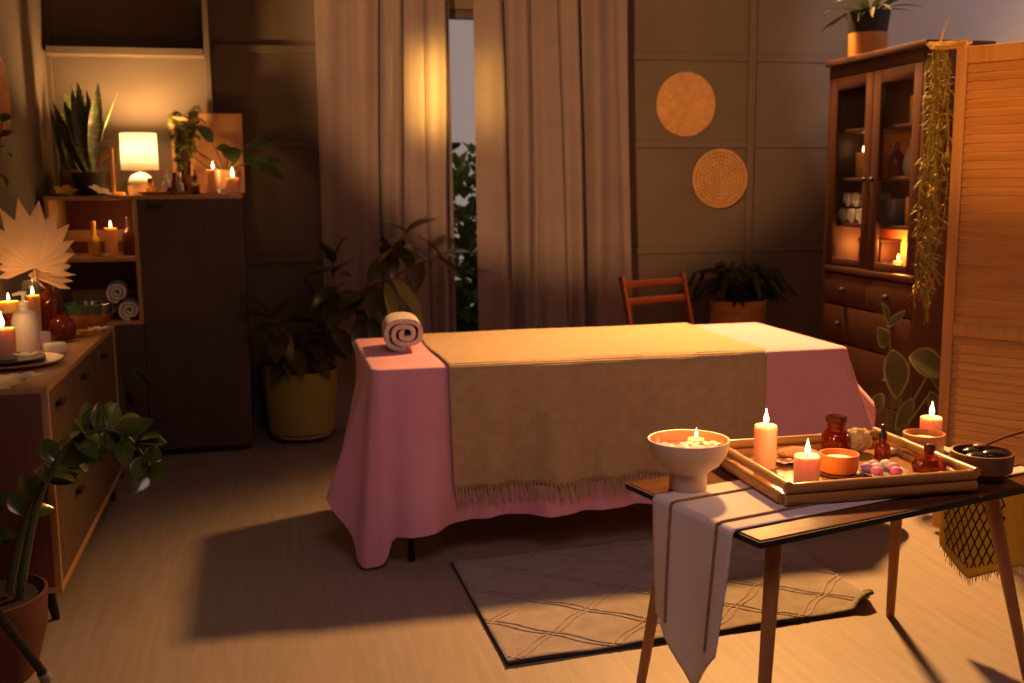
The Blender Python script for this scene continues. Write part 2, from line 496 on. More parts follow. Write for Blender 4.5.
# battens of the panelled back wall
nt_ = 0
for x, dp_ in ((-0.262, 0.13), (2.885, 0.024)):
    nt_ += 1
    struct('trim_%d' % nt_, G().box((x, YB - dp_ / 2, (ZC + 1.34) / 2 if dp_ > 0.1 else ZC / 2), (0.030 if dp_ > 0.1 else 0.045, dp_, ZC - 1.35 if dp_ > 0.1 else ZC - 0.01), 0.003), 'wall', smooth=0)
for (a, b) in ((XL + 0.03, -0.29), (-0.235, WX0 - 0.02), (WX1 + 0.06, 2.86), (2.91, XR)):
    for z in (1.58, 2.05 if a < -1 else 2.09, 0.95):
        nt_ += 1
        dp_ = 0.13 if (a < -1 and z > 2) else 0.018
        struct('trim_%d' % nt_, G().box(((a + b) / 2, YB - dp_ / 2, z), (b - a + (0.02 if dp_ > 0.1 else 0), dp_, 0.040), 0.003), 'wall', smooth=0)
nt_ += 1
struct('trim_%d' % nt_, G().box((XL + 0.012, YB - 0.012, ZC / 2), (0.024, 0.024, ZC - 0.01), 0.003), 'wall', smooth=0)
struct('baseboard_back', G().box(((WX1 + XR) / 2, YB - 0.008, 0.04), (XR - WX1, 0.016, 0.08), 0.003), 'wall', smooth=0)
# window behind the curtains
g = G()
fwid = 0.05
yw = YB + 0.05
g.box(((WX0 + WX1) / 2, yw, WZ1 - fwid / 2), (WX1 - WX0, 0.06, fwid), 0.004)
g.box(((WX0 + WX1) / 2, yw, WZ0 + fwid / 2), (WX1 - WX0, 0.06, fwid), 0.004)
for x in (WX0 + fwid / 2, WX1 - fwid / 2, 1.32):
    g.box((x, yw, (WZ0 + WZ1) / 2), (fwid, 0.058, WZ1 - WZ0 - 0.09), 0.004)
w1 = struct('window_1', g, 'frame_w')
obj('glass_pane', G().box(((WX0 + WX1) / 2, yw + 0.005, (WZ0 + WZ1) / 2), (WX1 - WX0 - 0.08, 0.006, WZ1 - WZ0 - 0.08)), 'pane', w1, smooth=0)


def leaf_cloud(g, c, sc, n, L, Wd, seed):
    rnd = random.Random(seed)
    for _ in range(n):
        d = Vector((rnd.gauss(0, 1), rnd.gauss(0, 1), rnd.gauss(0, 1))).normalized()
        r = rnd.random() ** 0.35
        p = Vector((c[0] + d.x * sc[0] * r, c[1] + d.y * sc[1] * r, c[2] + d.z * sc[2] * r))
        dd = (d + Vector((rnd.gauss(0, .6), rnd.gauss(0, .6), rnd.gauss(0, .6)))).normalized()
        g.leaf(p, dd, Vector((rnd.gauss(0, .4), rnd.gauss(0, .4), 1)), L * rnd.uniform(.7, 1.3), Wd * rnd.uniform(.7, 1.3), 0.3, 0.2, 4)


# ground outside and the shrub seen through the gap between the curtains
struct('trim_20', G().box((1.2, 7.4, -0.05), (5, 2.5, 0.1)), 'soil', smooth=0).name = 'ground_outside'
sh = thing('garden_shrub', 'leafy green shrub outside the window, seen in the gap between the curtains', 'shrub', (1.2, 7.05, 0))
g = G(); leaf_cloud(g, (0, 0, 0.80), (0.75, 0.38, 0.82), 3000, 0.10, 0.06, 3)
obj('foliage', g, 'hedge', sh)
obj('trunk', G().tube([(0, 0, 0), (0.02, 0, 0.5), (0, 0.02, 1.0)], [0.03, 0.025, 0.012]), 'stem', sh)

# ------------------------------------------------------------------ curtains
def curtain(name, label, x0, x1, z0, z1, folds, seed, flare=(0, 0), tailamp=0.055):
    rnd = random.Random(seed)
    ph = [rnd.uniform(0, 6.28) for _ in range(6)]

    def f(u, v):
        z = z0 + (z1 - z0) * v
        low = 1 - v
        x = x0 + (x1 - x0) * u + (flare[0] * (1 - u) + flare[1] * u) * low ** 1.6
        uu = u + 0.045 * math.sin(7 * u + ph[0]) + 0.03 * math.sin(15 * u + ph[4]) * low + 0.030 * math.sin(3.0 * v + ph[1]) * math.sin(PI * u)
        a = 2 * PI * folds * uu
        amp = tailamp * (0.55 + 0.45 * math.sin(2.3 * uu * folds + ph[2])) * (0.75 + 0.35 * low)
        y = amp * (math.sin(a + ph[3]) + 0.38 * math.sin(2.4 * a + ph[4] + 2.5 * low) + 0.2 * math.sin(0.47 * a + ph[5]))
        x += 0.018 * math.cos(a + ph[3])
        return Vector((x, y, z))
    g = G()
    g.grid(f, int(folds * 26), 26)
    o = obj(name, g, 'curtain', loc=(0, 5.80, 0), smooth=180)
    return tag(o, label, 'curtain', 'window curtains')


curtain('curtain', 'left of the two grey-brown floor-length curtains, behind the rubber plant, glowing beside the gap', 0.31, 1.025, 0.015, 2.62, 5.0, 4, (0.0, 0.02), 0.070)
curtain('curtain', 'right of the two grey-brown floor-length curtains, behind the wooden chair, flaring at its foot', 1.16, 2.04, 0.015, 2.62, 5.2, 11, (0.01, 0.08), 0.070)
rod = thing('curtain_rod', 'dark curtain rod above the window carrying both curtains', 'curtain rod', (1.15, 5.80, 2.64))
obj('pole', G().tube([(-1.0, 0, 0), (1.05, 0, 0)], 0.014, 12), 'frame_w', rod)
for sx in (-1.0, 1.05):
    obj('finial', G().sphere((sx, 0, 0), 0.03), 'frame_w', rod)
for sx in (-0.9, 0.95):
    obj('bracket', G().box((sx, 0.1, 0), (0.02, 0.2, 0.02), 0.003), 'frame_w', rod)


# ------------------------------------------------------------------ generic small things
def candle(label, x, y, z, r, h, wax='wax', lit=True, power=0.5, group=None, name='pillar_candle', flame_h=0.030, cat='candle', glow=(1, 0.50, 0.16)):
    t = thing(name, label, cat, (x, y, z), 0, group)
    rnd = random.Random(int((x * 31 + y * 17) * 1000))
    ph = rnd.uniform(0, 6)
    prof = [(0, 0), (r * 0.97, 0), (r, 0.003), (r, h * 0.5), (r, h - 0.004), (r * 0.95, h), (r * 0.8, h - 0.003), (r * 0.45, h - 0.006), (0, h - 0.007)]
    obj('wax', G().lathe(prof, 28, wob=lambda a, zz: 0.012 * math.sin(3 * a + ph + 20 * zz)), wax, t)
    obj('wick', G().tube([(0, 0, h - 0.008), (0.0005, 0, h), (0.002, 0.0005, h + 0.008)], 0.0012, 6), 'wick', t)
    if lit:
        k = flame_h
        pr = [(0, 0), (k * 0.10, k * 0.06), (k * 0.17, k * 0.22), (k * 0.18, k * 0.36), (k * 0.13, k * 0.58), (k * 0.06, k * 0.8), (0, k * 1.08)]
        obj('flame', G().lathe(pr, 14, (0.001, 0, h + 0.003)), 'flame', t)
        d = bpy.data.lights.new('candle_light', 'POINT')
        d.energy = power
        d.color = glow
        d.shadow_soft_size = 0.012
        lo = bpy.data.objects.new('candle_light', d)
        lo.location = (0, 0, h + 0.040 + k * 0.4)
        lo.parent = t
        COL.objects.link(lo)
    return t


def flower(label, x, y, z, s=0.035, yellow=False, rz=0.0, tilt=0.0, group=None):
    t = thing('plumeria_flower', label, 'flower', (x, y, z), rz, group)
    t.rotation_euler = (tilt, 0, rz)
    g = G()
    for k in range(5):
        a = 2 * PI * k / 5
        d = Vector((math.cos(a), math.sin(a), 0.75))
        g.leaf(Vector((math.cos(a), math.sin(a), 0)) * s * 0.06 + Vector((0, 0, 0.004)), d, (0, 0, 1), s, s * 0.72, 0.28, 0.12, 6, wide=0.6)
    obj('petals', g, 'petal_y' if yellow else 'petal', t, smooth=80)
    obj('heart', G().sphere((0, 0, 0.009), s * 0.17, 10, 6, (1, 1, 0.6)), 'heart', t)
    return t


def leafset(g, spots, L, Wd, bend=0.3, fold=0.2, n=6):
    for (p, d) in spots:
        g.leaf(p, d, (0, 0, 1), L, Wd, bend, fold, n)


# ------------------------------------------------------------------ massage table with cloths
TX0, TX1, TY0, TY1, TZ = 0.335, 2.175, 3.60, 4.39, 0.72
mt = thing('massage_table', 'padded massage table on black legs under the pink sheet', 'massage table', ((TX0 + TX1) / 2, (TY0 + TY1) / 2, 0))
hw, hd = (TX1 - TX0) / 2, (TY1 - TY0) / 2
obj('padded_top', G().box((0, 0, TZ - 0.048), (2 * hw - 0.03, 2 * hd - 0.03, 0.075), 0.02, seg=3), 'pot_black', mt)
obj('under_frame', G().box((0, 0, TZ - 0.105), (2 * hw - 0.14, 2 * hd - 0.14, 0.035), 0.004), 'black', mt)
for sx in (-1, 1):
    for sy in (-1, 1):
        px, py = sx * (hw - 0.13), sy * (hd - 0.05)
        lg = obj('leg', G().box((px, py, (TZ - 0.12) / 2), (0.022, 0.022, TZ - 0.12), 0.003), 'black', mt)
    obj('cross_bar', G().box((sx * (hw - 0.13), 0, 0.30), (0.018, 2 * hd - 0.13, 0.018), 0.003), 'black', mt)


def side_off(q, d, k=0):
    """outward distance of hanging cloth, q metres along the edge, d metres of drop"""
    return (0.010 + 0.035 * d + d * (0.040 * math.sin(5.2 * q + 0.7 + k) + 0.060 * math.sin(12.3 * q + 1.9 + k) + 0.036 * math.sin(27 * q + 0.4 + k) + 0.010 * math.sin(61 * q)) + 0.005 * min(1, d / 0.05) * max(0, 1 - abs(q - 0.45) / 0.2) * abs(math.sin(30 * q)))


def sheet():
    rc = 0.035
    per = []    # (point, normal, side, q, corner weight, corner id)
    L1, L2 = TX1 - TX0, TY1 - TY0
    n1, n2, nc = 96, 44, 7
    cs = [(TX0 + rc, TY0 + rc, PI, 1.5 * PI, 'fl'), (TX1 - rc, TY0 + rc, 1.5 * PI, 2 * PI, 'fr'),
          (TX1 - rc, TY1 - rc, 0, 0.5 * PI, 'br'), (TX0 + rc, TY1 - rc, 0.5 * PI, PI, 'bl')]
    for ci, (cx, cy, a0, a1, nm) in enumerate(cs):
        for k in range(nc + 1):
            a = a0 + (a1 - a0) * k / nc
            per.append((Vector((cx + rc * math.cos(a), cy + rc * math.sin(a))), Vector((math.cos(a), math.sin(a)))))
        nx = cs[(ci + 1) % 4]
        p0 = per[-1][0]
        a = nx[2]
        p1 = Vector((nx[0] + rc * math.cos(a), nx[1] + rc * math.sin(a)))
        nn = n1 if ci % 2 == 0 else n2
        for k in range(1, nn):
            per.append((p0.lerp(p1, k / nn), per[-1][1] if k > 1 else Vector((math.cos(a1), math.sin(a1)))))
    corners = {'fl': Vector((TX0, TY0)), 'fr': Vector((TX1, TY0)), 'br': Vector((TX1, TY1)), 'bl': Vector((TX0, TY1))}

    def drop(p, n):
        front = max(0, -n.y); left = max(0, -n.x); right = max(0, n.x); back = max(0, n.y)
        d = 0.555 * front + 0.47 * left + 0.40 * right + 0.5 * back
        d /= (front + left + right + back)
        if front > 0.9:
            d = 0.583 - 0.05 * (p.x - TX0) + 0.008 * math.sin(6 * p.x)
        dl = (p - corners['fl']).length
        d = d + (0.69 - d) * math.exp(-(dl / 0.045) ** 4)
        dr = (p - corners['fr']).length
        d = d + (0.60 - d) * math.exp(-(dr / 0.07) ** 2)
        q = p.y - TY0
        if n.x < -0.6:
            k = min(1, max(0, q - 0.02) / 0.13)
            d = 0.69 + (0.475 - 0.69) * k - 0.06 * min(1, max(0, q - 0.15) / 0.4)
        if n.x > 0.6:
            k = min(1, max(0, q - 0.02) / 0.16)
            d = 0.62 + (0.25 - 0.62) * k + 0.18 * min(1, max(0, q - 0.2) / 0.3)
        return d

    def flare(p, n):
        f = 0.0
        if n.x < -0.5:
            q = p.y - TY0
            f += 0.135 * min(1, max(0, q - 0.01) / 0.14) * math.exp(-(max(0, q - 0.15) / 0.25) ** 2)
        if n.x > 0.5:
            q = p.y - TY0
            f += 0.215 * min(1, max(0, q + 0.02) / 0.19) * math.exp(-(max(0, q - 0.2) / 0.25) ** 2)
        dl = min((p - corners['fl']).length, (p - corners['fr']).length)
        f += 0.15 * math.exp(-((p - corners['fr']).length / 0.07) ** 2)
        return f
    NT = 22
    g = G()
    rings = []
    e = 0.014
    for (p, n) in per:
        D = drop(p, n)
        F = flare(p, n)
        q = p.x if abs(n.y) > abs(n.x) else p.y
        row = []
        for j in range(NT + 1):
            t = j / NT
            if j <= 3:
                a = j / 3 * PI / 2
                off = -e + e * math.sin(a)
                z = TZ - e + e * math.cos(a)
                dd = 0
            else:
                dd = (j - 3) / (NT - 3)
                d = D * dd
                off = side_off(q, d) - 0.010 + F * dd ** 1.1
                z = TZ - e - d
            P = p + n * off
            row.append(g.bm.verts.new((P.x, P.y, z)))
        rings.append(row)
    N = len(rings)
    for i in range(N):
        a, b = rings[i], rings[(i + 1) % N]
        for j in range(NT):
            g.bm.faces.new((a[j], a[j + 1], b[j + 1], b[j]))
    # flat top, inset rings towards the middle
    ctr = Vector(((TX0 + TX1) / 2, (TY0 + TY1) / 2))
    inner = []
    for i in range(N):
        c = rings[i][0].co
        q = Vector((min(max(c.x, TX0 + 0.12), TX1 - 0.12), min(max(c.y, TY0 + 0.12), TY1 - 0.12)))
        inner.append(g.bm.verts.new((q.x, q.y, TZ + 0.0015)))
    for i in range(N):
        k = (i + 1) % N
        if (inner[i].co - inner[k].co).length < 1e-6:
            g.bm.faces.new((rings[i][0], rings[k][0], inner[i]))
        else:
            g.bm.faces.new((rings[i][0], rings[k][0], inner[k], inner[i]))
    g.bm.faces.new(inner)
    bmesh.ops.remove_doubles(g.bm, verts=g.bm.verts, dist=1e-5)
    return g


tag(obj('bed_sheet', sheet(), 'pink', smooth=180), 'pink cotton sheet draped over the massage table with pointed hanging corners', 'sheet')

# throw
BX0, BX1 = 0.600, 1.815


def throw_pt(u, v, extra=0.0):
    x = BX0 + (BX1 - BX0) * u
    lf, top, lb = 0.450 - 0.02 * u, TY1 - TY0, 0.34
    e = 0.02
    s = v * (lf + top + lb)
    th = 0.009 + extra
    if s < lf:
        d = lf - s
        y = TY0 - side_off(x, d) - th - 0.004 * math.sin(38 * x) * d
        z = TZ + 0.003 - d
        xx = x + 0.05 * d * (u - 0.5) - 0.00 + 0.06 * d * (1 - u)
        if d < e:
            k = d / e
            z = TZ + 0.009 - d - 0.006 * (1 - k)
            y = TY0 - side_off(x, d) * k - th * k + 0.002 * (1 - k)
        return Vector((xx, y, z))
    if s < lf + top:
        y = TY0 + (s - lf)
        return Vector((x + 0.004 * math.sin(9 * y), y, TZ + 0.008 + 0.0015 * math.sin(7 * x + 3 * y)))
    d = s - lf - top
    return Vector((x, TY1 + 0.02 + side_off(x, d) + th * min(1, d / 0.02) + 0.02, TZ + 0.006 - d))


g = G(); g.grid(throw_pt, 120, 90)
th = tag(obj('throw_blanket', g, 'throw', smooth=180, solid=0.004), 'tan woven throw with a fringed edge spread across the massage table', 'blanket')
g = G()
rnd = random.Random(5)
for k in range(92):
    u = (k + 0.5) / 92
    p = throw_pt(u, 0.0)
    q = Vector((p.x + rnd.uniform(-.006, .006), p.y - rnd.uniform(0.0, .008), p.z - rnd.uniform(.055, .07)))
    mid = (p + q) / 2 + Vector((rnd.uniform(-.006, .006), -0.003, 0))
    g.tube([p + Vector((0, 0, 0.004)), mid, q], [0.0032, 0.0042, 0.0025], 5)
obj('fringe', g, 'throw', th)


def rolled_towel(label, loc, rz, L, rx, rzz, turns=3.2, material='towel', group=None, name='rolled_towel', th=0.012):
    """towel rolled round an axis along local Y, a little flattened, spiral showing at the ends"""
    g = G()
    n = int(turns * 26)

    def prof(s):
        a = s * turns * 2 * PI
        k = 0.14 + 0.86 * s
        return a, k

    def f(u, v):
        # closed cross section of the cloth strip following the spiral
        s = u
        a, k = prof(s)
        k2 = k
        ca, sa = math.cos(a - 2 * PI * turns - PI * 0.5), math.sin(a - 2 * PI * turns - PI * 0.5)
        x = rx * k2 * math.copysign(abs(ca) ** 0.78, ca); z = rzz * k2 * math.copysign(abs(sa) ** 0.78, sa)
        bulge = 0.006 * math.sin(PI * v)
        return Vector((x * (1 + bulge), (v - 0.5) * L, z * (1 + bulge)))
    g.grid(f, n, 8)
    zmin = min(v.co.z for v in g.bm.verts)
    for v in g.bm.verts:
        v.co.z -= zmin - th / 2
    o = obj(name, g, material, loc=loc, rot=(0, 0, rz), smooth=180)
    md = o.modifiers.new('thickness', 'SOLIDIFY'); md.thickness = th; md.offset = 0
    md = o.modifiers.new('soft', 'BEVEL'); md.width = th * 0.35; md.segments = 3; md.limit_method = 'ANGLE'
    return tag(o, label, 'towel', group)


rolled_towel('rolled white towel on the pink left end of the massage table', (0.508, 4.065, TZ + 0.002), math.radians(-4), 0.23, 0.079, 0.060, 2.45, th=0.0180)

# ------------------------------------------------------------------ rug
RX = [Vector((0.600, 3.573)), Vector((0.615, 2.737)), Vector((1.862, 2.836)), Vector((1.86, 3.66))]


def rug_pt(u, v, dz=0.0):
    a = RX[1].lerp(RX[2], u); b = RX[0].lerp(RX[3], u)
    p = a.lerp(b, v)
    z = 0.009 + dz
    # curled front right corner and a little wave along the front edge
    c = max(0, 1 - math.hypot((1 - u) / 0.085, v / 0.10))
    z += 0.035 * math.sin(min(1, c * 1.6) * PI / 2) ** 1.5
    z += 0.006 * math.exp(-v / 0.05) * (0.5 + 0.5 * math.sin(21 * u))
    p = p + Vector((-0.02, 0.025)) * c
    return Vector((p.x, p.y, z))


g = G(); g.grid(rug_pt, 90, 60)
rug = tag(obj('rug', g, 'rug', smooth=60, solid=0.012), 'grey-beige wool rug with a raised diamond pattern, on the floor before the massage table', 'rug')
g = G()


def rug_line(p0, p1, n=26):
    pts = []
    for k in range(n + 1):
        t = k / n
        u = p0[0] + (p1[0] - p0[0]) * t; v = p0[1] + (p1[1] - p0[1]) * t
        if -1e-6 <= u <= 1 + 1e-6 and -1e-6 <= v <= 1 + 1e-6:
            j = 0.006 * math.sin(40 * t + 9 * p0[0])
            pts.append(rug_pt(min(max(u + j, 0), 1), min(max(v, 0), 1), 0.007))
    if len(pts) > 2:
        g.tube(pts, 0.0030, 5)


for k in range(-4, 6):
    for dx in (0.0, 0.025):
        rug_line((k * 0.25 + dx, 0), (k * 0.25 + 0.75 + dx, 1), 60)
        rug_line((k * 0.25 + 0.75 + dx, 0), (k * 0.25 + dx, 1), 60)
obj('diamond_pattern', g, 'rug_line', rug)
g = G()
for path in ([(u / 60, 0) for u in range(61)], [(0, v / 30) for v in range(31)], [(1, v / 30) for v in range(31)]):
    g.tube([rug_pt(u, v, -0.001) for u, v in path], 0.0042, 6)
obj('dark_binding', g, 'rug_edge', rug)

# ------------------------------------------------------------------ highboard (left, against the back wall)
HX0, HX1, HY0, HY1, HZ = -1.035, -0.112, 5.46, 5.93, 1.315
HD = -0.612
hb = thing('highboard', 'tall dark highboard with a ribbed door and open shelves, in the left back corner', 'cabinet', (0, 0, 0))
hb.location = ((HX0 + HX1) / 2, (HY0 + HY1) / 2, 0)
ox, oy = hb.location.x, hb.location.y


def hbx(name, x0, x1, y0, y1, z0, z1, material, bev=0.002, parent=None):
    return obj(name, G().box(((x0 + x1) / 2 - ox, (y0 + y1) / 2 - oy, (z0 + z1) / 2), (x1 - x0, y1 - y0, z1 - z0), bev), material, parent or hb, smooth=30)


tk = 0.02
hbx('top_board', HX0, HX1, HY0 - 0.005, HY1, HZ - tk, HZ, 'oak_x')
hbx('side_panel', HX0, HX0 + tk, HY0 + 0.004, HY1, 0.03, HZ - tk, 'oak_z')
hbx('side_panel', HX1 - tk, HX1, HY0 + 0.004, HY1, 0.03, HZ - tk, 'hb_door')
hbx('divider', HD - tk, HD, HY0, HY1 - 0.02, 0.70, HZ - tk, 'oak_z')
hbx('bottom_board', HX0 + tk, HX1 - tk, HY0 + 0.02, HY1, 0.03, 0.05, 'hb_door')
hbx('plinth', HX0 + 0.03, HX1 - 0.03, HY0 + 0.03, HY1 - 0.02, 0.0, 0.03, 'black')
SH1, SH2 = 1.015, 0.70
hbx('shelf', HX0 + tk, HD - tk, HY0 + 0.002, HY1 - 0.02, SH1 - tk, SH1, 'oak_x')
hbx('shelf', HX0 + tk, HD, HY0 + 0.002, HY1 - 0.02, SH2 - tk, SH2, 'oak_x')
hbx('back_panel', HX0 + tk, HX1 - tk, HY1 - 0.02, HY1, 0.05, HZ - tk, 'redback')
for z in (1.105, 0.79):
    hbx('back_rail', HX0 + tk, HD - tk, HY1 - 0.032, HY1 - 0.0195, z - 0.03, z + 0.03, 'oak_x')


def ribbed(x0, x1, z0, z1):
    g = G()
    n = 44
    y = HY0 - oy
    g.box(((x0 + x1) / 2 - ox, y + 0.012, (z0 + z1) / 2), (x1 - x0, 0.018, z1 - z0), 0.002)
    w = (x1 - x0 - 0.006) / n
    for k in range(n):
        g.box((x0 + 0.003 + w * (k + 0.5) - ox, y + 0.002, (z0 + z1) / 2), (w * 0.7, 0.004, z1 - z0 - 0.008))
    return g


door = obj('door', ribbed(HD, HX1 - 0.001, 0.035, HZ - tk - 0.002), 'hb_door', hb, smooth=30)
obj('handle', G().box((HD + 0.085 - ox, HY0 - 0.012 - oy, HZ - 0.055), (0.075, 0.02, 0.012), 0.003), 'black', door)
obj('door', ribbed(HX0 + tk, HD - 0.003, 0.035, SH2 - tk - 0.002), 'hb_door', hb, smooth=30)

# things on the highboard's shelves
def bottle(name, label, loc, prof, material, neck=None, group=None, cat='bottle', parts=(), rz=0.0, n=24):
    t = thing(name, label, cat, loc, rz, group)
    obj('body', G().lathe(prof, n), material, t)
    for (pn, pprof, pm) in parts:
        obj(pn, G().lathe(pprof, n), pm, t)
    return t


def bprof(r, h, nr, nh, sh=0.3):
    hs = h - nh
    return [(0, 0.002), (r * 0.85, 0), (r, r * 0.15), (r, hs * (1 - sh)), (r * 0.9, hs * (1 - sh * 0.4)), (nr * 1.15, hs), (nr, hs + nh * 0.2), (nr, h - 0.004), (nr * 1.2, h - 0.003), (nr * 1.2, h), (0, h)]


bottle('oil_bottle', 'slim bottle of yellow oil with a cork on the upper open shelf', (-0.84, 5.60, SH1), bprof(0.030, 0.145, 0.013, 0.045), 'oil',
       parts=(('stopper', [(0, 0.146), (0.012, 0.146), (0.013, 0.175), (0, 0.176)], 'woodbowl'),))
candle('yellow lit candle between two bottles on the upper open shelf', -0.757, 5.585, SH1, 0.031, 0.140, 'wax_y', True, 0.9, flame_h=0.034)
bottle('dark_bottle', 'dark brown bottle beside the divider on the upper open shelf', (-0.676, 5.63, SH1), bprof(0.034, 0.19, 0.012, 0.055), 'brownglass')
flower('white flower lying before the lit candle on the upper open shelf', -0.765, 5.505, SH1 + 0.002, 0.030, rz=0.4)
hbg = 'rolled towels on the lower open shelf'
rolled_towel('rolled towel on top of the small heap on the lower open shelf', (-0.742, 5.600, SH2 + 0.088), 0.10, 0.24, 0.048, 0.045, 2.35, group=hbg, th=0.0130)
rolled_towel('rolled towel at the right in the heap on the lower open shelf', (-0.686, 5.600, SH2), 0.06, 0.24, 0.048, 0.044, 2.35, group=hbg, th=0.0130)
rolled_towel('rolled towel at the left in the heap on the lower open shelf', (-0.797, 5.605, SH2), -0.05, 0.24, 0.046, 0.043, 2.35, group=hbg, th=0.0130)

# --- table lamp
LX, LY = -0.612, 5.70
lamp = thing('table_lamp', 'lit table lamp with a white drum shade and round base on the highboard', 'lamp', (LX, LY, HZ))
obj('base', G().lathe([(0, 0), (0.055, 0), (0.062, 0.012), (0.064, 0.045), (0.060, 0.075), (0.046, 0.098), (0.024, 0.11), (0.008, 0.114), (0, 0.115)], 36), 'white', lamp)
obj('stem', G().tube([(0, 0, 0.112), (0, 0, 0.21)], 0.006, 10), 'gold', lamp)
obj('lamp_shade', G().lathe([(0.090, 0.126), (0.088, 0.31)], 40), 'shade', lamp, solid=0.002)
obj('bulb', G().sphere((0, 0, 0.225), 0.024), 'bulb', lamp)
d = bpy.data.lights.new('lamp_light', 'POINT'); d.energy = 48; d.color = (1, 0.52, 0.17); d.shadow_soft_size = 0.03
lo = bpy.data.objects.new('lamp_light', d); lo.location = (0, 0, 0.270); lo.parent = lamp; COL.objects.link(lo)

# --- snake plant in a black pot, rose pot behind it
sp = thing('snake_plant', 'upright snake plant in a black pot at the left end of the highboard', 'potted plant', (-0.845, 5.62, HZ))
obj('pot', G().lathe([(0, 0), (0.062, 0), (0.082, 0.115), (0.078, 0.115), (0.074, 0.10), (0, 0.098)], 32), 'pot_black', sp)
obj('soil', G().lathe([(0, 0.102), (0.0735, 0.101), (0, 0.1005)], 24), 'soil', sp)
rnd = random.Random(21)
for k in range(12):
    a = rnd.uniform(0, 6.28); r = rnd.uniform(0.005, 0.045)
    g = G()
    lean = Vector((rnd.gauss(-0.10, 0.13), rnd.gauss(0, 0.08), 1))
    g.leaf((r * math.cos(a), r * math.sin(a), 0.095), lean, (math.cos(a + 1), math.sin(a + 1) - 0.8, 0.1), rnd.uniform(0.34, 0.50), 0.075, 0.03, 0.25, 9, wide=0.5)
    obj('leaf', g, 'snake', sp)
rp = thing('flower_pot', 'rose-brown pot with a leafy stub, half behind the black pot on the highboard', 'pot', (-0.935, 5.78, HZ))
obj('pot', G().lathe([(0, 0), (0.06, 0), (0.075, 0.13), (0.071, 0.13), (0.066, 0.11), (0, 0.108)], 28), 'pot_pink', rp)
rnd = random.Random(8)
for k in range(6):
    g = G()
    g.leaf((rnd.uniform(-.03, .03), rnd.uniform(-.02, .02), 0.105), (rnd.gauss(-0.12, 0.12), rnd.gauss(-.02, 0.06), 1), (rnd.gauss(0, 1), -1, 0.1), rnd.uniform(0.26, 0.42), 0.05, 0.04, 0.2, 8)
    obj('leaf', g, 'snake', rp)

# wooden arrow ornament
wo = thing('wooden_ornament', 'small wooden ornament with a slanted arm, between the black pot and the table lamp', 'ornament', (-0.742, 5.64, HZ))
obj('base', G().box((0.015, 0, 0.008), (0.08, 0.06, 0.016), 0.003), 'pine', wo)
obj('post', G().box((0.005, 0, 0.125), (0.018, 0.018, 0.22), 0.003), 'pine', wo)
obj('arm', G().box((-0.035, 0, 0.185), (0.11, 0.014, 0.022), 0.003, rot=(0, -0.75, 0)), 'pine', wo)

flower('yellow flower at the left end of the highboard top', -0.945, 5.515, HZ + 0.008, 0.060, True, 0.3, 0.45)
flower('white flower before the black pot on the highboard top', -0.790, 5.505, HZ + 0.008, 0.060, False, 1.0, 0.45)

# tray of small bottles
tr = thing('oval_tray', 'rough oval wooden tray under small bottles on the highboard', 'tray', (-0.485, 5.585, HZ))
obj('tray_body', G().lathe([(0, 0), (0.060, 0), (0.078, 0.018), (0.074, 0.018), (0.060, 0.006), (0, 0.006)], 36, M=Matrix.Diagonal((1.75, 0.85, 1, 1)), wob=lambda a, z: 0.04 * math.sin(5 * a)), 'woodbowl', tr)
tz = HZ + 0.0065
bottle('vial', 'squat yellow vial with a dark stopper at the left of the oval tray', (-0.555, 5.585, tz), bprof(0.024, 0.055, 0.010, 0.015), 'oil', parts=(('stopper', [(0, 0.056), (0.012, 0.056), (0.012, 0.078), (0, 0.079)], 'blackplastic'),))
bottle('vial', 'milky white vial standing near the middle of the oval tray', (-0.478, 5.585, tz), bprof(0.021, 0.095, 0.009, 0.03), 'white', parts=(('cap', [(0, 0.0955), (0.009, 0.0955), (0.008, 0.115), (0, 0.116)], 'woodbowl'),))
bottle('vial', 'dark vial close behind the milky one on the oval tray', (-0.440, 5.615, tz), bprof(0.022, 0.105, 0.01, 0.03), 'brownglass')
bottle('vial', 'clear glass vial with a pale cap on the oval tray', (-0.412, 5.56, tz), bprof(0.020, 0.085, 0.009, 0.03), 'clearpl', parts=(('cap', [(0, 0.0855), (0.010, 0.0855), (0.009, 0.105), (0, 0.106)], 'white'),))
bottle('vial', 'dark dropper vial right of the oval tray, before the leaning board', (-0.340, 5.60, HZ), bprof(0.022, 0.075, 0.011, 0.02), 'brownglass', parts=(('dropper', [(0, 0.0755), (0.012, 0.0755), (0.012, 0.095), (0.006, 0.10), (0.005, 0.125), (0, 0.128)], 'blackplastic'),))
bottle('pebble_jar', 'low dark jar at the right edge of the oval tray', (-0.452, 5.545, tz), [(0, 0), (0.018, 0), (0.024, 0.015), (0.018, 0.034), (0, 0.036)], 'brownglass', cat='jar')

# leaning board and narrow frame
bd = thing('cutting_board', 'flat wooden board leaning on the wall behind the two candles', 'board', (-0.235, 5.84, HZ), 0.0)
obj('board', G().box((0, 0, 0.213), (0.27, 0.016, 0.42), 0.006, rot=(math.radians(-7), 0, 0)), 'board', bd)
fr = thing('picture_frame', 'narrow wooden frame standing behind the bushy little plant', 'frame', (-0.405, 5.80, HZ))
for sx in (-0.045, 0.045):
    obj('stile', G().box((sx, 0, 0.20), (0.020, 0.018, 0.40), 0.003), 'board', fr)
for z in (0.01, 0.39):
    obj('rail', G().box((0, 0, z), (0.07, 0.016, 0.02), 0.003), 'board', fr)

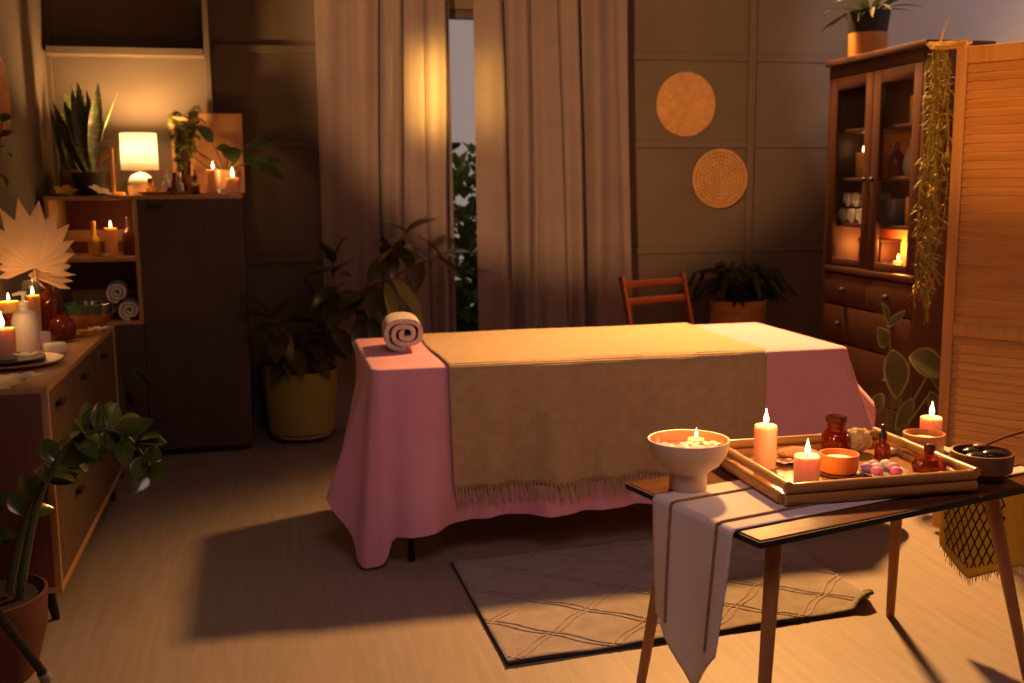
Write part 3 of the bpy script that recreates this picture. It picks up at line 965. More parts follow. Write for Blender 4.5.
# bushy small-leaved plant in a dark pot
bp_ = thing('bushy_plant', 'small-leaved bushy plant in a dark pot between the table lamp and the candles', 'potted plant', (-0.400, 5.68, HZ))
obj('pot', G().lathe([(0, 0), (0.042, 0), (0.052, 0.10), (0.049, 0.10), (0.045, 0.085), (0, 0.083)], 28), 'darkbowl', bp_)
g = G(); gs = G()
rnd = random.Random(31)
for k in range(14):
    a = rnd.uniform(0, 6.28)
    tip = Vector((math.cos(a) * rnd.uniform(.04, .12) + .02, math.sin(a) * rnd.uniform(.02, .07) - .03, rnd.uniform(.26, .47)))
    pts = [Vector((0, 0, 0.08)), Vector((tip.x * .3, tip.y * .3, tip.z * .55)), tip]
    gs.tube(pts, [0.003, 0.0022, 0.001], 5)
    for q in range(24):
        tt = rnd.uniform(0.35, 1.0)
        p = pts[1].lerp(pts[2], (tt - .35) / .65)
        dd = Vector((rnd.gauss(0, 1), rnd.gauss(0, 1), rnd.gauss(0.1, .6))).normalized()
        g.leaf(p, dd, (0, 0, 1), rnd.uniform(.032, .055), 0.026, 0.3, 0.2, 4)
obj('stems', gs, 'stem', bp_); obj('foliage', g, 'herb', bp_)

# broad-leaved branch in a peach pot
lp = thing('leafy_pot_plant', 'broad-leaved spreading plant in a peach pot behind the two highboard candles', 'potted plant', (-0.195, 5.745, HZ))
obj('pot', G().lathe([(0, 0), (0.055, 0), (0.068, 0.125), (0.064, 0.125), (0.060, 0.105), (0, 0.103)], 30), 'pot_peach', lp)
gs = G()
arms = [[(0, 0, .10), (-.06, -.02, .17), (-.14, -.03, .225), (-.20, -.03, .26)], [(0, 0, .10), (-.03, -.02, .2), (-.06, -.04, .28)],
        [(0, 0, .10), (.02, -.01, .2), (.03, -.02, .25)], [(0, 0, .10), (.07, -.03, .20), (.13, -.04, .26)], [(0, 0, .10), (.08, -.03, .15), (.15, -.05, .16)], [(0, 0, .10), (-.09, -.03, .14), (-.16, -.04, .20)]]
for a in arms:
    gs.tube(a, [0.004] * (len(a) - 1) + [0.002], 6)
obj('stems', gs, 'stem', lp)
for (p, dd, L, Wd) in (((-.05, -.04, .27), (-.3, -.4, .4), .11, .06), ((.03, -.03, .24), (.1, -.5, -.3), .11, .07), ((.04, -.02, .22), (-.5, -.4, .2), .08, .05), ((.13, -.04, .24), (.6, -.1, .35), .15, .05),
                       ((.15, -.05, .16), (.7, -.2, -.3), .15, .05), ((.14, -.05, .17), (.6, -.2, .1), .13, .04), ((-.16, -.04, .20), (-.6, -.3, -.1), .09, .04), ((-.20, -.03, .26), (-.5, -.2, .4), .07, .035), ((.10, -.03, .22), (.5, -.4, -.5), .12, .05)):
    g = G(); g.leaf(p, dd, (0, -.8, .6), L * 1.15, Wd * 1.35, 0.25, 0.2, 8); obj('leaf', g, 'leaf', lp)

candle('taller of the two lit pink candles at the right end of the highboard', -0.250, 5.56, HZ, 0.036, 0.125, 'wax', True, 0.7, flame_h=0.036)
candle('shorter of the two lit pink candles at the right end of the highboard', -0.156, 5.545, HZ, 0.035, 0.083, 'wax', True, 0.7, flame_h=0.048)
flower('white flower between the two pink candles on the highboard', -0.203, 5.505, HZ + 0.002, 0.034, False, 0.2, 0.4)

# woven disc on the left wall, at the frame's left edge
def disc(label, loc, R, wall, openwork=False):
    t = thing('woven_wall_disc', label, 'wall disc', loc)
    t.rotation_euler = (PI / 2, 0, 0) if wall == 'back' else (PI / 2, 0, PI / 2)
    # local Z points out of the wall towards the room
    g = G()
    if not openwork:
        rings = 15
        for k in range(rings):
            r = R * (k + 0.5) / rings
            pts = [(r * math.cos(a), r * math.sin(a), 0.013 + 0.0015 * math.sin(a * (14 + k))) for a in [2 * PI * q / 64 for q in range(65)]]
            g.tube(pts, R / rings * 0.62, 6, caps=False)
        obj('coil', g, 'jute', t)
        g = G()
        pts = [(R * 1.0 * math.cos(a), R * 1.0 * math.sin(a), 0.012 + 0.003 * math.sin(60 * a)) for a in [2 * PI * q / 240 for q in range(241)]]
        g.tube(pts, 0.006, 6, caps=False)
        obj('rim', g, 'jute', t)
    else:
        g.lathe([(0, 0.002), (R * 0.97, 0.002), (R * 0.97, 0.006), (0, 0.006)], 64)
        obj('backing', g, 'darkbowl', t)
        g = G()
        cell = R / 7.2
        k = 0
        for ring in range(1, 8):
            rr = cell * ring * 0.97 - cell * 0.35
            n = max(5, int(2 * PI * rr / cell / 0.95))
            for q in range(n):
                a0 = 2 * PI * (q + 0.5 * (ring % 2)) / n
                cx, cy = rr * math.cos(a0), rr * math.sin(a0)
                g.tube([(cx + cell * .42 * math.cos(b), cy + cell * .42 * math.sin(b), 0.012) for b in [2 * PI * s / 10 for s in range(11)]], 0.0042, 5, caps=False)
        obj('openwork_loops', g, 'jute', t)
        g = G()
        g.tube([(R * math.cos(a), R * math.sin(a), 0.011 + 0.002 * math.sin(50 * a)) for a in [2 * PI * q / 200 for q in range(201)]], 0.006, 6, caps=False)
        obj('rim', g, 'jute', t)
    return t


disc('solid woven straw disc, upper of the two discs on the back wall', (2.466, YB - 0.001, 1.815), 0.183, 'back')
disc('openwork woven disc, lower of the two discs on the back wall', (2.684, YB - 0.024, 1.377), 0.172, 'back', True)
disc('woven disc on the left wall at the left edge of the photo', (XL + 0.001, 4.825, 1.735), 0.17, 'left')

# wall sprig at the left edge
ws = thing('hanging_sprig', 'dark leafy sprig on the left wall below the woven disc', 'plant', (XL + 0.02, 4.66, 1.50))
gs = G(); gs.tube([(0, 0, -.15), (.01, .02, 0), (.02, .06, .12)], 0.003, 6); obj('stem', gs, 'stem', ws)
g = G()
for (p, dd) in (((.01, .02, .0), (.3, .8, .1)), ((.015, .04, .06), (.3, .7, .5)), ((.02, .06, .12), (.2, .7, .6)), ((0, 0, -.08), (.3, .8, -.3)), ((.01, .02, .02), (.2, -.6, .2))):
    g.leaf(p, dd, (0.4, 0, 1), 0.10, 0.04, .3, .2, 6)
obj('foliage', g, 'leaf', ws)

# ------------------------------------------------------------------ sideboard (left wall)
SX0, SX1, SY0, SY1, SZ, SB = -1.065, -0.660, 3.335, 4.79, 0.763, 0.115
sb = thing('sideboard', 'low wooden sideboard on black legs along the left wall', 'sideboard', ((SX0 + SX1) / 2, (SY0 + SY1) / 2, 0))
ox2, oy2 = sb.location.x, sb.location.y


def sbx(name, x0, x1, y0, y1, z0, z1, material, bev=0.002, parent=None):
    return obj(name, G().box(((x0 + x1) / 2 - ox2, (y0 + y1) / 2 - oy2, (z0 + z1) / 2), (x1 - x0, y1 - y0, z1 - z0), bev), material, parent or sb, smooth=30)


sbx('top_board', SX0, SX1, SY0, SY1, SZ - 0.02, SZ, 'oak_y')
sbx('bottom_board', SX0, SX1, SY0, SY1, SB, SB + 0.02, 'oak_y')
sbx('side_panel', SX0, SX1 - 0.022, SY0, SY0 + 0.02, SB + 0.02, SZ - 0.02, 'sb_side')
sbx('side_panel', SX0, SX1 - 0.022, SY1 - 0.02, SY1, SB + 0.02, SZ - 0.02, 'sb_side')
sbx('front_edge', SX1 - 0.022, SX1, SY0, SY0 + 0.02, SB + 0.02, SZ - 0.02, 'oak_z')
sbx('front_edge', SX1 - 0.022, SX1, SY1 - 0.02, SY1, SB + 0.02, SZ - 0.02, 'oak_z')
sbx('back_panel', SX0, SX0 + 0.012, SY0 + 0.02, SY1 - 0.02, SB + 0.02, SZ - 0.02, 'sb_side')
n3 = 3
wd = (SY1 - SY0 - 0.04) / n3
zm = 0.40
for k in range(n3):
    y0, y1 = SY0 + 0.02 + wd * k + 0.002, SY0 + 0.02 + wd * (k + 1) - 0.002
    dr = sbx('door', SX1 - 0.024, SX1 - 0.004, y0, y1, zm + 0.002, SZ - 0.022, 'sb_front')
    sbx('handle', SX1 - 0.004, SX1 + 0.016, y0 + 0.10, y0 + 0.17, SZ - 0.085, SZ - 0.070, 'black', 0.003, dr)
for k in range(2):
    w2 = (SY1 - SY0 - 0.04) / 2
    y0, y1 = SY0 + 0.02 + w2 * k + 0.002, SY0 + 0.02 + w2 * (k + 1) - 0.002
    dr = sbx('drawer', SX1 - 0.024, SX1 - 0.004, y0, y1, SB + 0.022, zm - 0.002, 'sb_front')
    sbx('handle', SX1 - 0.004, SX1 + 0.016, (y0 + y1) / 2 - 0.035, (y0 + y1) / 2 + 0.035, zm - 0.07, zm - 0.055, 'black', 0.003, dr)
for (x, y) in ((SX1 - 0.06, SY0 + 0.08), (SX0 + 0.06, SY0 + 0.08), (SX1 - 0.06, SY1 - 0.06), (SX0 + 0.06, SY1 - 0.06)):
    obj('leg', G().tube([(x - ox2, y - oy2, SB + 0.001), (x - ox2 + (0.02 if x > ox2 else -0.02), y - oy2, 0)], [0.020, 0.012], 12), 'black', sb)

# things on the sideboard
wt = thing('wooden_platter', 'round honey-wood platter under the big candle on the sideboard', 'platter', (-0.855, 3.785, SZ))
obj('platter_body', G().lathe([(0, 0), (0.12, 0), (0.165, 0.016), (0.162, 0.020), (0.118, 0.008), (0, 0.008)], 48), 'oak_x', wt)
dp = thing('slate_plate', 'dark slate plate on the honey-wood platter, under the big lit candle', 'plate', (-0.872, 3.815, SZ + 0.009))
obj('plate_body', G().lathe([(0, 0), (0.085, 0), (0.118, 0.012), (0.116, 0.015), (0.084, 0.005), (0, 0.005)], 44), 'greyplate', dp)
candle('big lit blush candle on the dark plate at the near end of the sideboard', -0.893, 3.850, SZ + 0.0145, 0.042, 0.105, 'wax', True, 0.9, flame_h=0.052)
flower('white flowers resting on the slate plate beside the big candle', -0.805, 3.765, SZ + 0.022, 0.046, False, 0.6)
flower('white flower on the near front edge of the sideboard top', -0.742, 3.425, SZ + 0.002, 0.055, False, 0.1)
flower('yellow-hearted flower before the clay bowl on the sideboard', -0.728, 4.475, SZ + 0.002, 0.052, True, 0.9)
flower('white flower beside the yellow one, before the clay bowl', -0.690, 4.560, SZ + 0.002, 0.046, False, 1.9)
so = thing('soap_bar', 'white block of soap on the sideboard beside the platter', 'soap', (-0.755, 4.00, SZ), 0.4)
obj('bar', G().box((0, 0, 0.022), (0.075, 0.055, 0.040), 0.010, seg=3), 'soap', so)
bottle('white_jar', 'little white jar beside the pump bottle on the sideboard', (-0.835, 4.21, SZ), [(0, 0), (0.026, 0), (0.028, 0.004), (0.028, 0.05), (0.024, 0.056), (0, 0.057)], 'soap', cat='jar')
pb = bottle('pump_bottle', 'white pump bottle on the sideboard behind the big candle', (-0.862, 4.06, SZ), [(0, 0), (0.042, 0), (0.045, 0.006), (0.045, 0.12), (0.038, 0.145), (0.018, 0.158), (0.016, 0.172), (0, 0.173)], 'soap')
g = G(); g.lathe([(0, 0.1735), (0.017, 0.1735), (0.017, 0.188), (0.006, 0.190), (0.005, 0.215), (0, 0.216)], 18)
g.tube([(0.012, 0, 0.217), (-0.01, 0, 0.219), (-0.035, 0, 0.212)], [0.010, 0.008, 0.005], 8)
obj('pump', g, 'white', pb)
bottle('amber_jar', 'dark amber jar behind the pump bottle on the sideboard', (-0.985, 4.37, SZ), bprof(0.045, 0.115, 0.025, 0.03), 'amber', cat='jar')
candle('squat yellow candle at the far left of the sideboard', -1.015, 4.52, SZ, 0.040, 0.145, 'wax_y', True, 1.0)
candle('yellow candle in a glass beside the dried palm stem on the sideboard', -0.875, 4.28, SZ + 0.004, 0.025, 0.185, 'wax_y', True, 1.2)
gl = thing('glass_cylinder', 'clear glass cylinder around the yellow candle on the sideboard', 'glass', (-0.875, 4.28, SZ))
obj('glass_wall', G().lathe([(0, 0), (0.033, 0), (0.033, 0.245), (0.031, 0.245), (0.031, 0.003), (0, 0.003)], 32), 'pane', gl)
bottle('amber_bottle', 'brown bottle holding the dried palm leaf on the sideboard', (-0.905, 4.47, SZ), [(0, 0.002), (0.030, 0), (0.034, 0.006), (0.034, 0.13), (0.026, 0.16), (0.015, 0.175), (0.015, 0.225), (0.012, 0.225), (0.012, 0.17), (0, 0.165)], 'brownglass')
bottle('amber_bottle', 'tall reddish bottle holding the low dried leaf on the sideboard', (-0.885, 4.62, SZ), [(0, 0.002), (0.036, 0), (0.042, 0.006), (0.042, 0.12), (0.036, 0.15), (0.017, 0.175), (0.016, 0.215), (0.012, 0.215), (0.012, 0.175), (0, 0.17)], 'amber')
bottle('round_jar', 'round brown glass jar before the tall reddish bottle on the sideboard', (-0.800, 4.405, SZ), [(0, 0.002), (0.035, 0), (0.050, 0.02), (0.052, 0.045), (0.042, 0.075), (0.030, 0.086), (0.030, 0.10), (0.026, 0.10), (0.026, 0.086), (0, 0.08)], 'amber', cat='jar')


def fan_leaf(name, label, loc, stem_to, R, normal, spread, n, seed, cat='dried leaf'):
    """dried palm: a pleated fan with pointed fingers on a stalk"""
    t = thing(name, label, cat, loc)
    c = Vector(stem_to)
    obj('stalk', G().tube([(0, 0, 0), c * 0.5 + Vector((0.004, 0, 0)), c], [0.004, 0.004, 0.003], 6), 'dry', t)
    nrm = Vector(normal).normalized()
    upv = (Vector((0, 0, 1)) - nrm * nrm.z).normalized()
    sd = nrm.cross(upv)
    rnd = random.Random(seed)
    g = G()
    hub = g.bm.verts.new(c)
    a0, a1 = spread
    rf_ = (lambda a: 0.50 + 0.50 * max(0, math.cos(a / 1.25)) ** 3) if a1 > 1 else (lambda a: 1.0)
    vs = []
    for k in range(2 * n + 1):
        a = a0 + (a1 - a0) * k / (2 * n)
        ridge = k % 2
        mid = c + (upv * math.cos(a) + sd * math.sin(a)) * R * rf_(a) * 0.74 + nrm * (0.006 * ridge - 0.003)
        vs.append((a, g.bm.verts.new(mid), ridge))
    for (a, v, r), (b, w, q) in zip(vs, vs[1:]):
        g.bm.faces.new((hub, v, w))
    for k in range(1, len(vs), 2):
        a = vs[k][0]
        rr = R * rf_(a) * rnd.uniform(0.94, 1.06)
        tip = g.bm.verts.new(c + (upv * math.cos(a) + sd * math.sin(a)) * rr + nrm * rnd.uniform(-.01, .01))
        g.bm.faces.new((vs[k - 1][1], tip, vs[k][1]))
        g.bm.faces.new((vs[k][1], tip, vs[k + 1][1]))
    obj('fan', g, 'dry', t, smooth=0, solid=0.0015)
    return t


fan_leaf('dried_palm_leaf', 'large pale dried palm fan standing upright in the brown bottle', (-0.905, 4.47, SZ + 0.168), (0.005, 0.0, 0.110), 0.275, (0.25, -1, 0.10), (-1.95, 1.95), 14, 2)
fan_leaf('dried_palm_leaf', 'smaller dried palm fan drooping to the right from the reddish bottle', (-0.885, 4.62, SZ + 0.172), (-0.055, -0.06, 0.075), 0.175, (0.2, -1, 0.5), (-2.1, -0.9), 6, 3)
pm = thing('dried_flower_head', 'fluffy dried flower head leaning right of the palm fan', 'dried flower', (-0.885, 4.62, SZ + 0.174))
obj('stalk', G().tube([(0.004, 0, 0), (0.015, 0, 0.06), (0.045, 0, 0.13)], 0.003, 6), 'dry', pm)
g = G(); g.sphere((0.062, 0, 0.155), 0.036, 20, 14, (1.35, 1, 0.85))
obj('head', g, 'pampas', pm)

cb = thing('clay_bowl', 'wide clay bowl with a green glazed rim at the far end of the sideboard', 'bowl', (-0.745, 4.68, SZ))
obj('bowl_body', G().lathe([(0, 0.003), (0.045, 0), (0.05, 0.004), (0.088, 0.035), (0.095, 0.070), (0.088, 0.072), (0.080, 0.038), (0.04, 0.012), (0, 0.012)], 40), 'clay', cb)
obj('rim', G().lathe([(0.095, 0.070), (0.098, 0.085), (0.103, 0.110), (0.097, 0.112), (0.091, 0.086), (0.088, 0.072)], 40), 'greenrim', cb)
for k, (dx, dy, rz) in enumerate(((0, 0, .5), (0.02, 0.03, .35), (-0.02, 0.045, .62))):
    st = tag(obj('incense_stick', G().tube([(-0.05, 0, 0.004), (0.05, 0, 0.004)], 0.0025, 6), 'darkbowl', loc=(-0.79 + dx, 4.26 + dy, SZ), rot=(0, 0, rz)),
             ['nearest of the three dark sticks on the sideboard', 'middle dark stick of the three on the sideboard', 'farthest of the three dark sticks on the sideboard'][k], 'incense stick', 'incense sticks on the sideboard')

# small plant on the floor between sideboard and highboard
gp = thing('floor_plant', 'dim leafy plant in a pot on the floor between sideboard and highboard', 'potted plant', (-0.80, 5.12, 0))
obj('pot', G().lathe([(0, 0), (0.09, 0), (0.12, 0.22), (0.115, 0.22), (0.11, 0.20), (0, 0.198)], 30), 'pot_black', gp)
gs = G(); g = G()
rnd = random.Random(12)
for k in range(9):
    a = rnd.uniform(-1.2, 1.2)
    tip = Vector((math.cos(a) * rnd.uniform(.08, .20), math.sin(a) * .16, rnd.uniform(.36, .60)))
    gs.tube([(0, 0, .19), (tip.x * .4, tip.y * .4, tip.z * .7), tip], [0.005, .004, .002], 6)
    obj('leaf', G().leaf(tip, (tip.x, tip.y, -.05), (0, 0, 1), rnd.uniform(.12, .17), .05, .5, .2, 8), 'vari_g' if k == 0 else 'leaf', gp)
obj('stems', gs, 'stem_g', gp)

# ------------------------------------------------------------------ front-left ZZ plant and tripod
zz = thing('zz_plant', 'arching glossy plant in a terracotta pot at the lower left corner', 'potted plant', (-0.820, 3.04, 0))
obj('pot', G().lathe([(0, 0.002), (0.125, 0), (0.135, 0.006), (0.170, 0.13), (0.178, 0.238), (0.170, 0.241), (0.16, 0.222), (0, 0.220)], 44), 'terra', zz)
obj('soil', G().lathe([(0, 0.226), (0.159, 0.225), (0, 0.223)], 30), 'soil', zz)
rnd = random.Random(77)
zst = [[(.11, -.02, .22), (.15, -.03, .40), (.20, -.04, .55), (.28, -.05, .665), (.36, -.06, .70), (.43, -.06, .67), (.485, -.06, .575)],
       [(.08, .0, .24), (.13, .05, .44), (.20, .10, .56), (.27, .14, .60)],
       [(.02, -.02, .24), (.01, -.05, .48), (-.02, -.08, .66), (-.05, -.1, .76)],
       [(.05, -.06, .24), (.07, -.12, .42), (.06, -.18, .55), (.03, -.22, .62)],
       [(-.04, .0, .24), (-.10, .02, .5), (-.14, .02, .68)]]
for si, pts in enumerate(zst):
    pts = [Vector(p) for p in pts]
    # smooth the polyline
    fine = []
    for i in range(len(pts) - 1):
        p0 = pts[max(i - 1, 0)]; p1 = pts[i]; p2 = pts[i + 1]; p3 = pts[min(i + 2, len(pts) - 1)]
        for k in range(6):
            t = k / 6
            fine.append(0.5 * ((2 * p1) + (p2 - p0) * t + (2 * p0 - 5 * p1 + 4 * p2 - p3) * t * t + (3 * p1 - p0 - 3 * p2 + p3) * t ** 3))
    fine.append(pts[-1])
    nF = len(fine)
    st = obj('stem', G().tube(fine, [0.013 - 0.009 * k / nF for k in range(nF)], 8), 'stem_g', zz)
    g = G()
    k0 = int(nF * 0.36)
    side = 1
    for k in range(k0, nF, 2):
        tdir = (fine[min(k + 1, nF - 1)] - fine[max(k - 1, 0)]).normalized()
        for q in range(3):
            o1 = tdir.orthogonal().normalized(); o2 = tdir.cross(o1)
            aa = rnd.uniform(0, 2 * PI)
            sd = o1 * math.cos(aa) + o2 * math.sin(aa)
            dd = (tdir * rnd.uniform(0.2, 0.7) + sd * 0.8 + Vector((0, 0, 0.15))).normalized()
            nn = (Vector((rnd.gauss(0, .4), rnd.gauss(-.7, .4), rnd.gauss(.6, .3))) + tdir * 0.2)
            g.leaf(fine[k], dd, nn, rnd.uniform(.075, .100), .052, .2, .3, 7, wide=.5)
    obj('foliage', g, 'zz', zz, smooth=80)

tp = thing('tripod_stand', 'black tripod stand reaching into the lower left corner, only its leg in view', 'tripod', (-0.80, 2.55, 0))
obj('pole', G().tube([(0, 0, 0.35), (0, 0, 1.2)], 0.012, 12), 'black', tp)
obj('hub', G().tube([(0, 0, 0.58), (0, 0, 0.66)], 0.024, 14), 'black', tp)
for dx, dy in ((0.155, 0.40), (-0.19, 0.02), (0.20, -0.36)):
    lg = obj('leg', G().tube([(dx * 0.04, dy * 0.04, 0.62), (dx, dy, 0.024)], 0.0125, 10), 'black', tp)
    obj('foot', G().tube([(dx * 0.97, dy * 0.97, 0.038), (dx * 1.015, dy * 1.015, 0.010)], [0.015, 0.017], 10), 'tip', lg)

# ------------------------------------------------------------------ rubber plant in olive planter
rb = thing('rubber_plant', 'large rubber plant in an olive planter between the highboard and the massage table', 'potted plant', (0.145, 5.665, 0))
obj('caddy', G().lathe([(0, 0.028), (0.15, 0.028), (0.16, 0.032), (0.16, 0.045), (0, 0.046)], 36), 'oak_x', rb)
for k in range(4):
    a = PI / 4 + k * PI / 2
    obj('caster', G().sphere((0.13 * math.cos(a), 0.13 * math.sin(a), 0.0145), 0.0145, 12, 8), 'black', rb)
obj('pot', G().lathe([(0, 0.047), (0.165, 0.047), (0.178, 0.056), (0.192, 0.20), (0.198, 0.385), (0.192, 0.388), (0.186, 0.35), (0, 0.348)], 48,
                     wob=lambda a, z: 0.008 * math.sin(7 * a + 9 * z)), 'olive', rb)
obj('soil', G().lathe([(0, 0.356), (0.183, 0.354), (0, 0.351)], 30), 'soil', rb)
# stems (local coordinates); leaves listed as (point, direction, length, width, kind)
stems = [[(0, -.02, .34), (.10, -.10, .52), (.22, -.17, .68), (.33, -.22, .82), (.47, -.28, .88), (.60, -.33, .95), (.72, -.36, 1.00)],
         [(.33, -.22, .80), (.40, -.26, .92), (.48, -.29, 1.04), (.56, -.32, 1.12)],
         [(.22, -.17, .68), (.20, -.18, .80), (.18, -.2, .92), (.19, -.2, 1.02)],
         [(-.02, -.03, .34), (-.05, -.12, .5), (-.08, -.20, .62), (-.14, -.26, .70)],
         [(.03, .02, .34), (.06, .0, .5), (.09, -.04, .66), (.10, -.05, .74)],
         [(.22, -.17, .68), (.30, -.22, .72), (.36, -.26, .70)]]
for s in stems:
    obj('stem', G().tube(s, [0.011 - 0.006 * k / len(s) for k in range(len(s))], 8), 'stem_r', rb)
lv = [((.19, -.2, 1.0), (.35, -.2, .8), .12, .045, 0), ((.18, -.2, .96), (-.3, -.5, .9), .15, .075, 0), ((.18, -.2, .93), (-.9, -.3, .1), .17, .07, 0),
      ((.18, -.2, .90), (.5, -.7, .7), .16, .07, 0), ((.19, -.2, .84), (-.7, -.5, -.4), .17, .08, 0), ((.20, -.18, .80), (.8, -.4, .0), .16, .075, 0), ((.20, -.18, .80), (-.2, -.7, -.7), .20, .09, 0),
      ((.56, -.32, 1.12), (.8, -.2, .55), .16, .065, 0), ((.56, -.32, 1.11), (-.6, -.3, .5), .15, .05, 0), ((.53, -.31, 1.08), (-.9, -.4, .0), .15, .06, 0), ((.52, -.30, 1.05), (.3, -.6, -.6), .14, .07, 0),
      ((.46, -.28, 1.00), (-.6, -.6, -.5), .20, .075, 0), ((.45, -.28, .98), (.4, -.7, .2), .15, .06, 0), ((.42, -.27, .93), (.2, -.5, .8), .15, .05, 1),
      ((.72, -.36, 1.00), (.9, -.1, .25), .15, .055, 0), ((.71, -.36, 1.0), (-.6, -.3, .8), .17, .065, 0), ((.70, -.36, .99), (.7, -.4, -.5), .14, .05, 0), ((.62, -.34, .96), (-.3, -.5, -.8), .14, .055, 0), ((.66, -.35, .97), (-.8, -.3, .3), .13, .05, 0),
      ((.47, -.28, .89), (.75, -.55, -.85), .27, .075, 1), ((.44, -.27, .87), (.2, -.5, -.9), .24, .05, 1), ((.40, -.26, .85), (-.3, -.6, -.8), .18, .08, 0), ((.33, -.22, .80), (-.6, -.6, -.1), .18, .08, 0),
      ((.36, -.26, .70), (.3, -.6, -.8), .22, .10, 0), ((.34, -.25, .71), (-.2, -.6, -.8), .24, .10, 0), ((.30, -.22, .71), (.7, -.5, .2), .15, .07, 0), ((.24, -.18, .70), (-.9, -.4, .2), .17, .07, 0),
      ((.18, -.14, .62), (.4, -.6, -.6), .18, .08, 0), ((.15, -.12, .58), (-.7, -.5, .1), .17, .07, 0), ((.12, -.11, .54), (.5, -.6, -.2), .17, .08, 0),
      ((.10, -.05, .74), (.6, -.3, .7), .17, .06, 0), ((.10, -.05, .74), (-.3, -.3, .9), .19, .07, 0), ((.09, -.05, .70), (.8, -.4, .0), .17, .07, 0), ((.08, -.04, .64), (-.7, -.5, .2), .19, .08, 0), ((.07, -.02, .58), (.1, -.8, -.3), .2, .09, 0),
      ((-.14, -.26, .70), (-.5, -.2, .7), .19, .07, 0), ((-.13, -.25, .68), (.3, -.5, .7), .17, .07, 0), ((-.12, -.24, .66), (-.8, -.4, -.1), .18, .07, 0), ((-.10, -.21, .63), (-.1, -.7, -.4), .2, .09, 0), ((-.08, -.18, .58), (-.8, -.4, -.4), .18, .08, 0), ((-.06, -.14, .52), (.3, -.7, -.4), .19, .08, 0), ((-.05, -.11, .48), (-.6, -.6, -.6), .18, .08, 0), ((.05, -.08, .48), (.5, -.6, -.5), .17, .08, 0)]
for (p, dd, L, Wd, kind) in lv:
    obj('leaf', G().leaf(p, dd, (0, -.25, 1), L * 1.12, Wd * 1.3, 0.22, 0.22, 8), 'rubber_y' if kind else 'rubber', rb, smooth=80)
    if not kind:
        dj = Vector(dd) + Vector((rnd.gauss(0, .7), rnd.gauss(-.2, .4), rnd.gauss(0, .7)))
        obj('leaf', G().leaf(Vector(p) - Vector(dd) * 0.01, dj, (0, -.25, 1), L * rnd.uniform(.7, 1.05), Wd * rnd.uniform(.9, 1.25), 0.25, 0.22, 8), 'rubber', rb, smooth=80)

# ------------------------------------------------------------------ folding chair behind the table
ch = thing('folding_chair', 'reddish wooden folding chair behind the massage table, before the right curtain', 'chair', (2.015, 4.93, 0), math.radians(20))
for sx in (-0.205, 0.205):
    obj('back_post', G().box((sx, 0.09, 0.445), (0.022, 0.032, 0.92), 0.006, rot=(math.radians(-16), 0, 0)), 'chair', ch)
    obj('front_leg', G().box((sx * 0.88, 0.02, 0.225), (0.022, 0.030, 0.56), 0.006, rot=(math.radians(36), 0, 0)), 'chair', ch)
for (z, hh) in ((0.84, 0.042), (0.755, 0.040)):
    y = 0.09 + (z - 0.445) * math.tan(math.radians(16))
    obj('back_slat', G().box((0, y, z), (0.39, 0.014, hh), 0.005, rot=(math.radians(-16), 0, 0)), 'chair', ch)
for k in range(5):
    obj('seat_slat', G().box((0, -0.16 + 0.068 * k, 0.445), (0.36, 0.056, 0.016), 0.005), 'chair', ch)
obj('stretcher', G().box((0, -0.12, 0.06), (0.36, 0.02, 0.02), 0.004), 'chair', ch)

# ------------------------------------------------------------------ wicker basket plant
wb = thing('fern_in_basket', 'dim fern-like plant in a tall wicker basket behind the massage table, below the woven discs', 'potted plant', (2.655, 5.62, 0))
g = G()
g.lathe([(0, 0), (0.125, 0), (0.155, 0.68), (0.148, 0.68), (0.14, 0.64), (0, 0.638)], 40)
for k in range(34):
    z = 0.012 + k * 0.02
    r = 0.125 + 0.03 * z / 0.68 + 0.002
    g.tube([(r * math.cos(a) * (1 + 0.012 * math.sin(20 * a + PI * k)), r * math.sin(a) * (1 + 0.012 * math.sin(20 * a + PI * k)), z) for a in [2 * PI * q / 80 for q in range(81)]], 0.0085, 5, caps=False)
obj('basket', g, 'wicker', wb)
rnd = random.Random(15)
g = G()
for k in range(24):
    a = rnd.uniform(0, 6.28)
    R = rnd.uniform(.16, .32); h = rnd.uniform(.06, .24)
    pts = [Vector((0, 0, .64)), Vector((math.cos(a) * R * .45, math.sin(a) * R * .3, .64 + h)), Vector((math.cos(a) * R, math.sin(a) * R * .6, .64 + h * .9)), Vector((math.cos(a) * R * 1.25, math.sin(a) * R * .75, .64 + h * .45))]
    g.tube(pts, [0.003, .003, .002, .001], 5)
    for q in range(14):
        t = q / 13
        seg = min(2, int(t * 3)); p = pts[seg].lerp(pts[seg + 1], t * 3 - seg)
        td = (pts[seg + 1] - pts[seg]).normalized(); s = td.cross(Vector((0, 0, 1)))
        for sg in (1, -1):
            g.leaf(p, td * .5 + s * sg, (0, 0, 1), .085 * (1 - .6 * t) + .02, .022, .3, .1, 4)
obj('foliage', g, 'fern', wb)

# ------------------------------------------------------------------ glass-door cabinet (right)
CX0, CX1, CY0, CY1, CZ = 2.82, 3.14, 4.145, 4.965, 1.955
cbn = thing('display_cabinet', 'tall reddish-brown cabinet with glass doors over drawers, right of the back wall', 'cabinet', ((CX0 + CX1) / 2, (CY0 + CY1) / 2, 0))
cx_, cy_ = cbn.location.x, cbn.location.y


def cbx(name, x0, x1, y0, y1, z0, z1, material='cab', bev=0.003, parent=None):
    return obj(name, G().box(((x0 + x1) / 2 - cx_, (y0 + y1) / 2 - cy_, (z0 + z1) / 2), (x1 - x0, y1 - y0, z1 - z0), bev), material, parent or cbn, smooth=30)


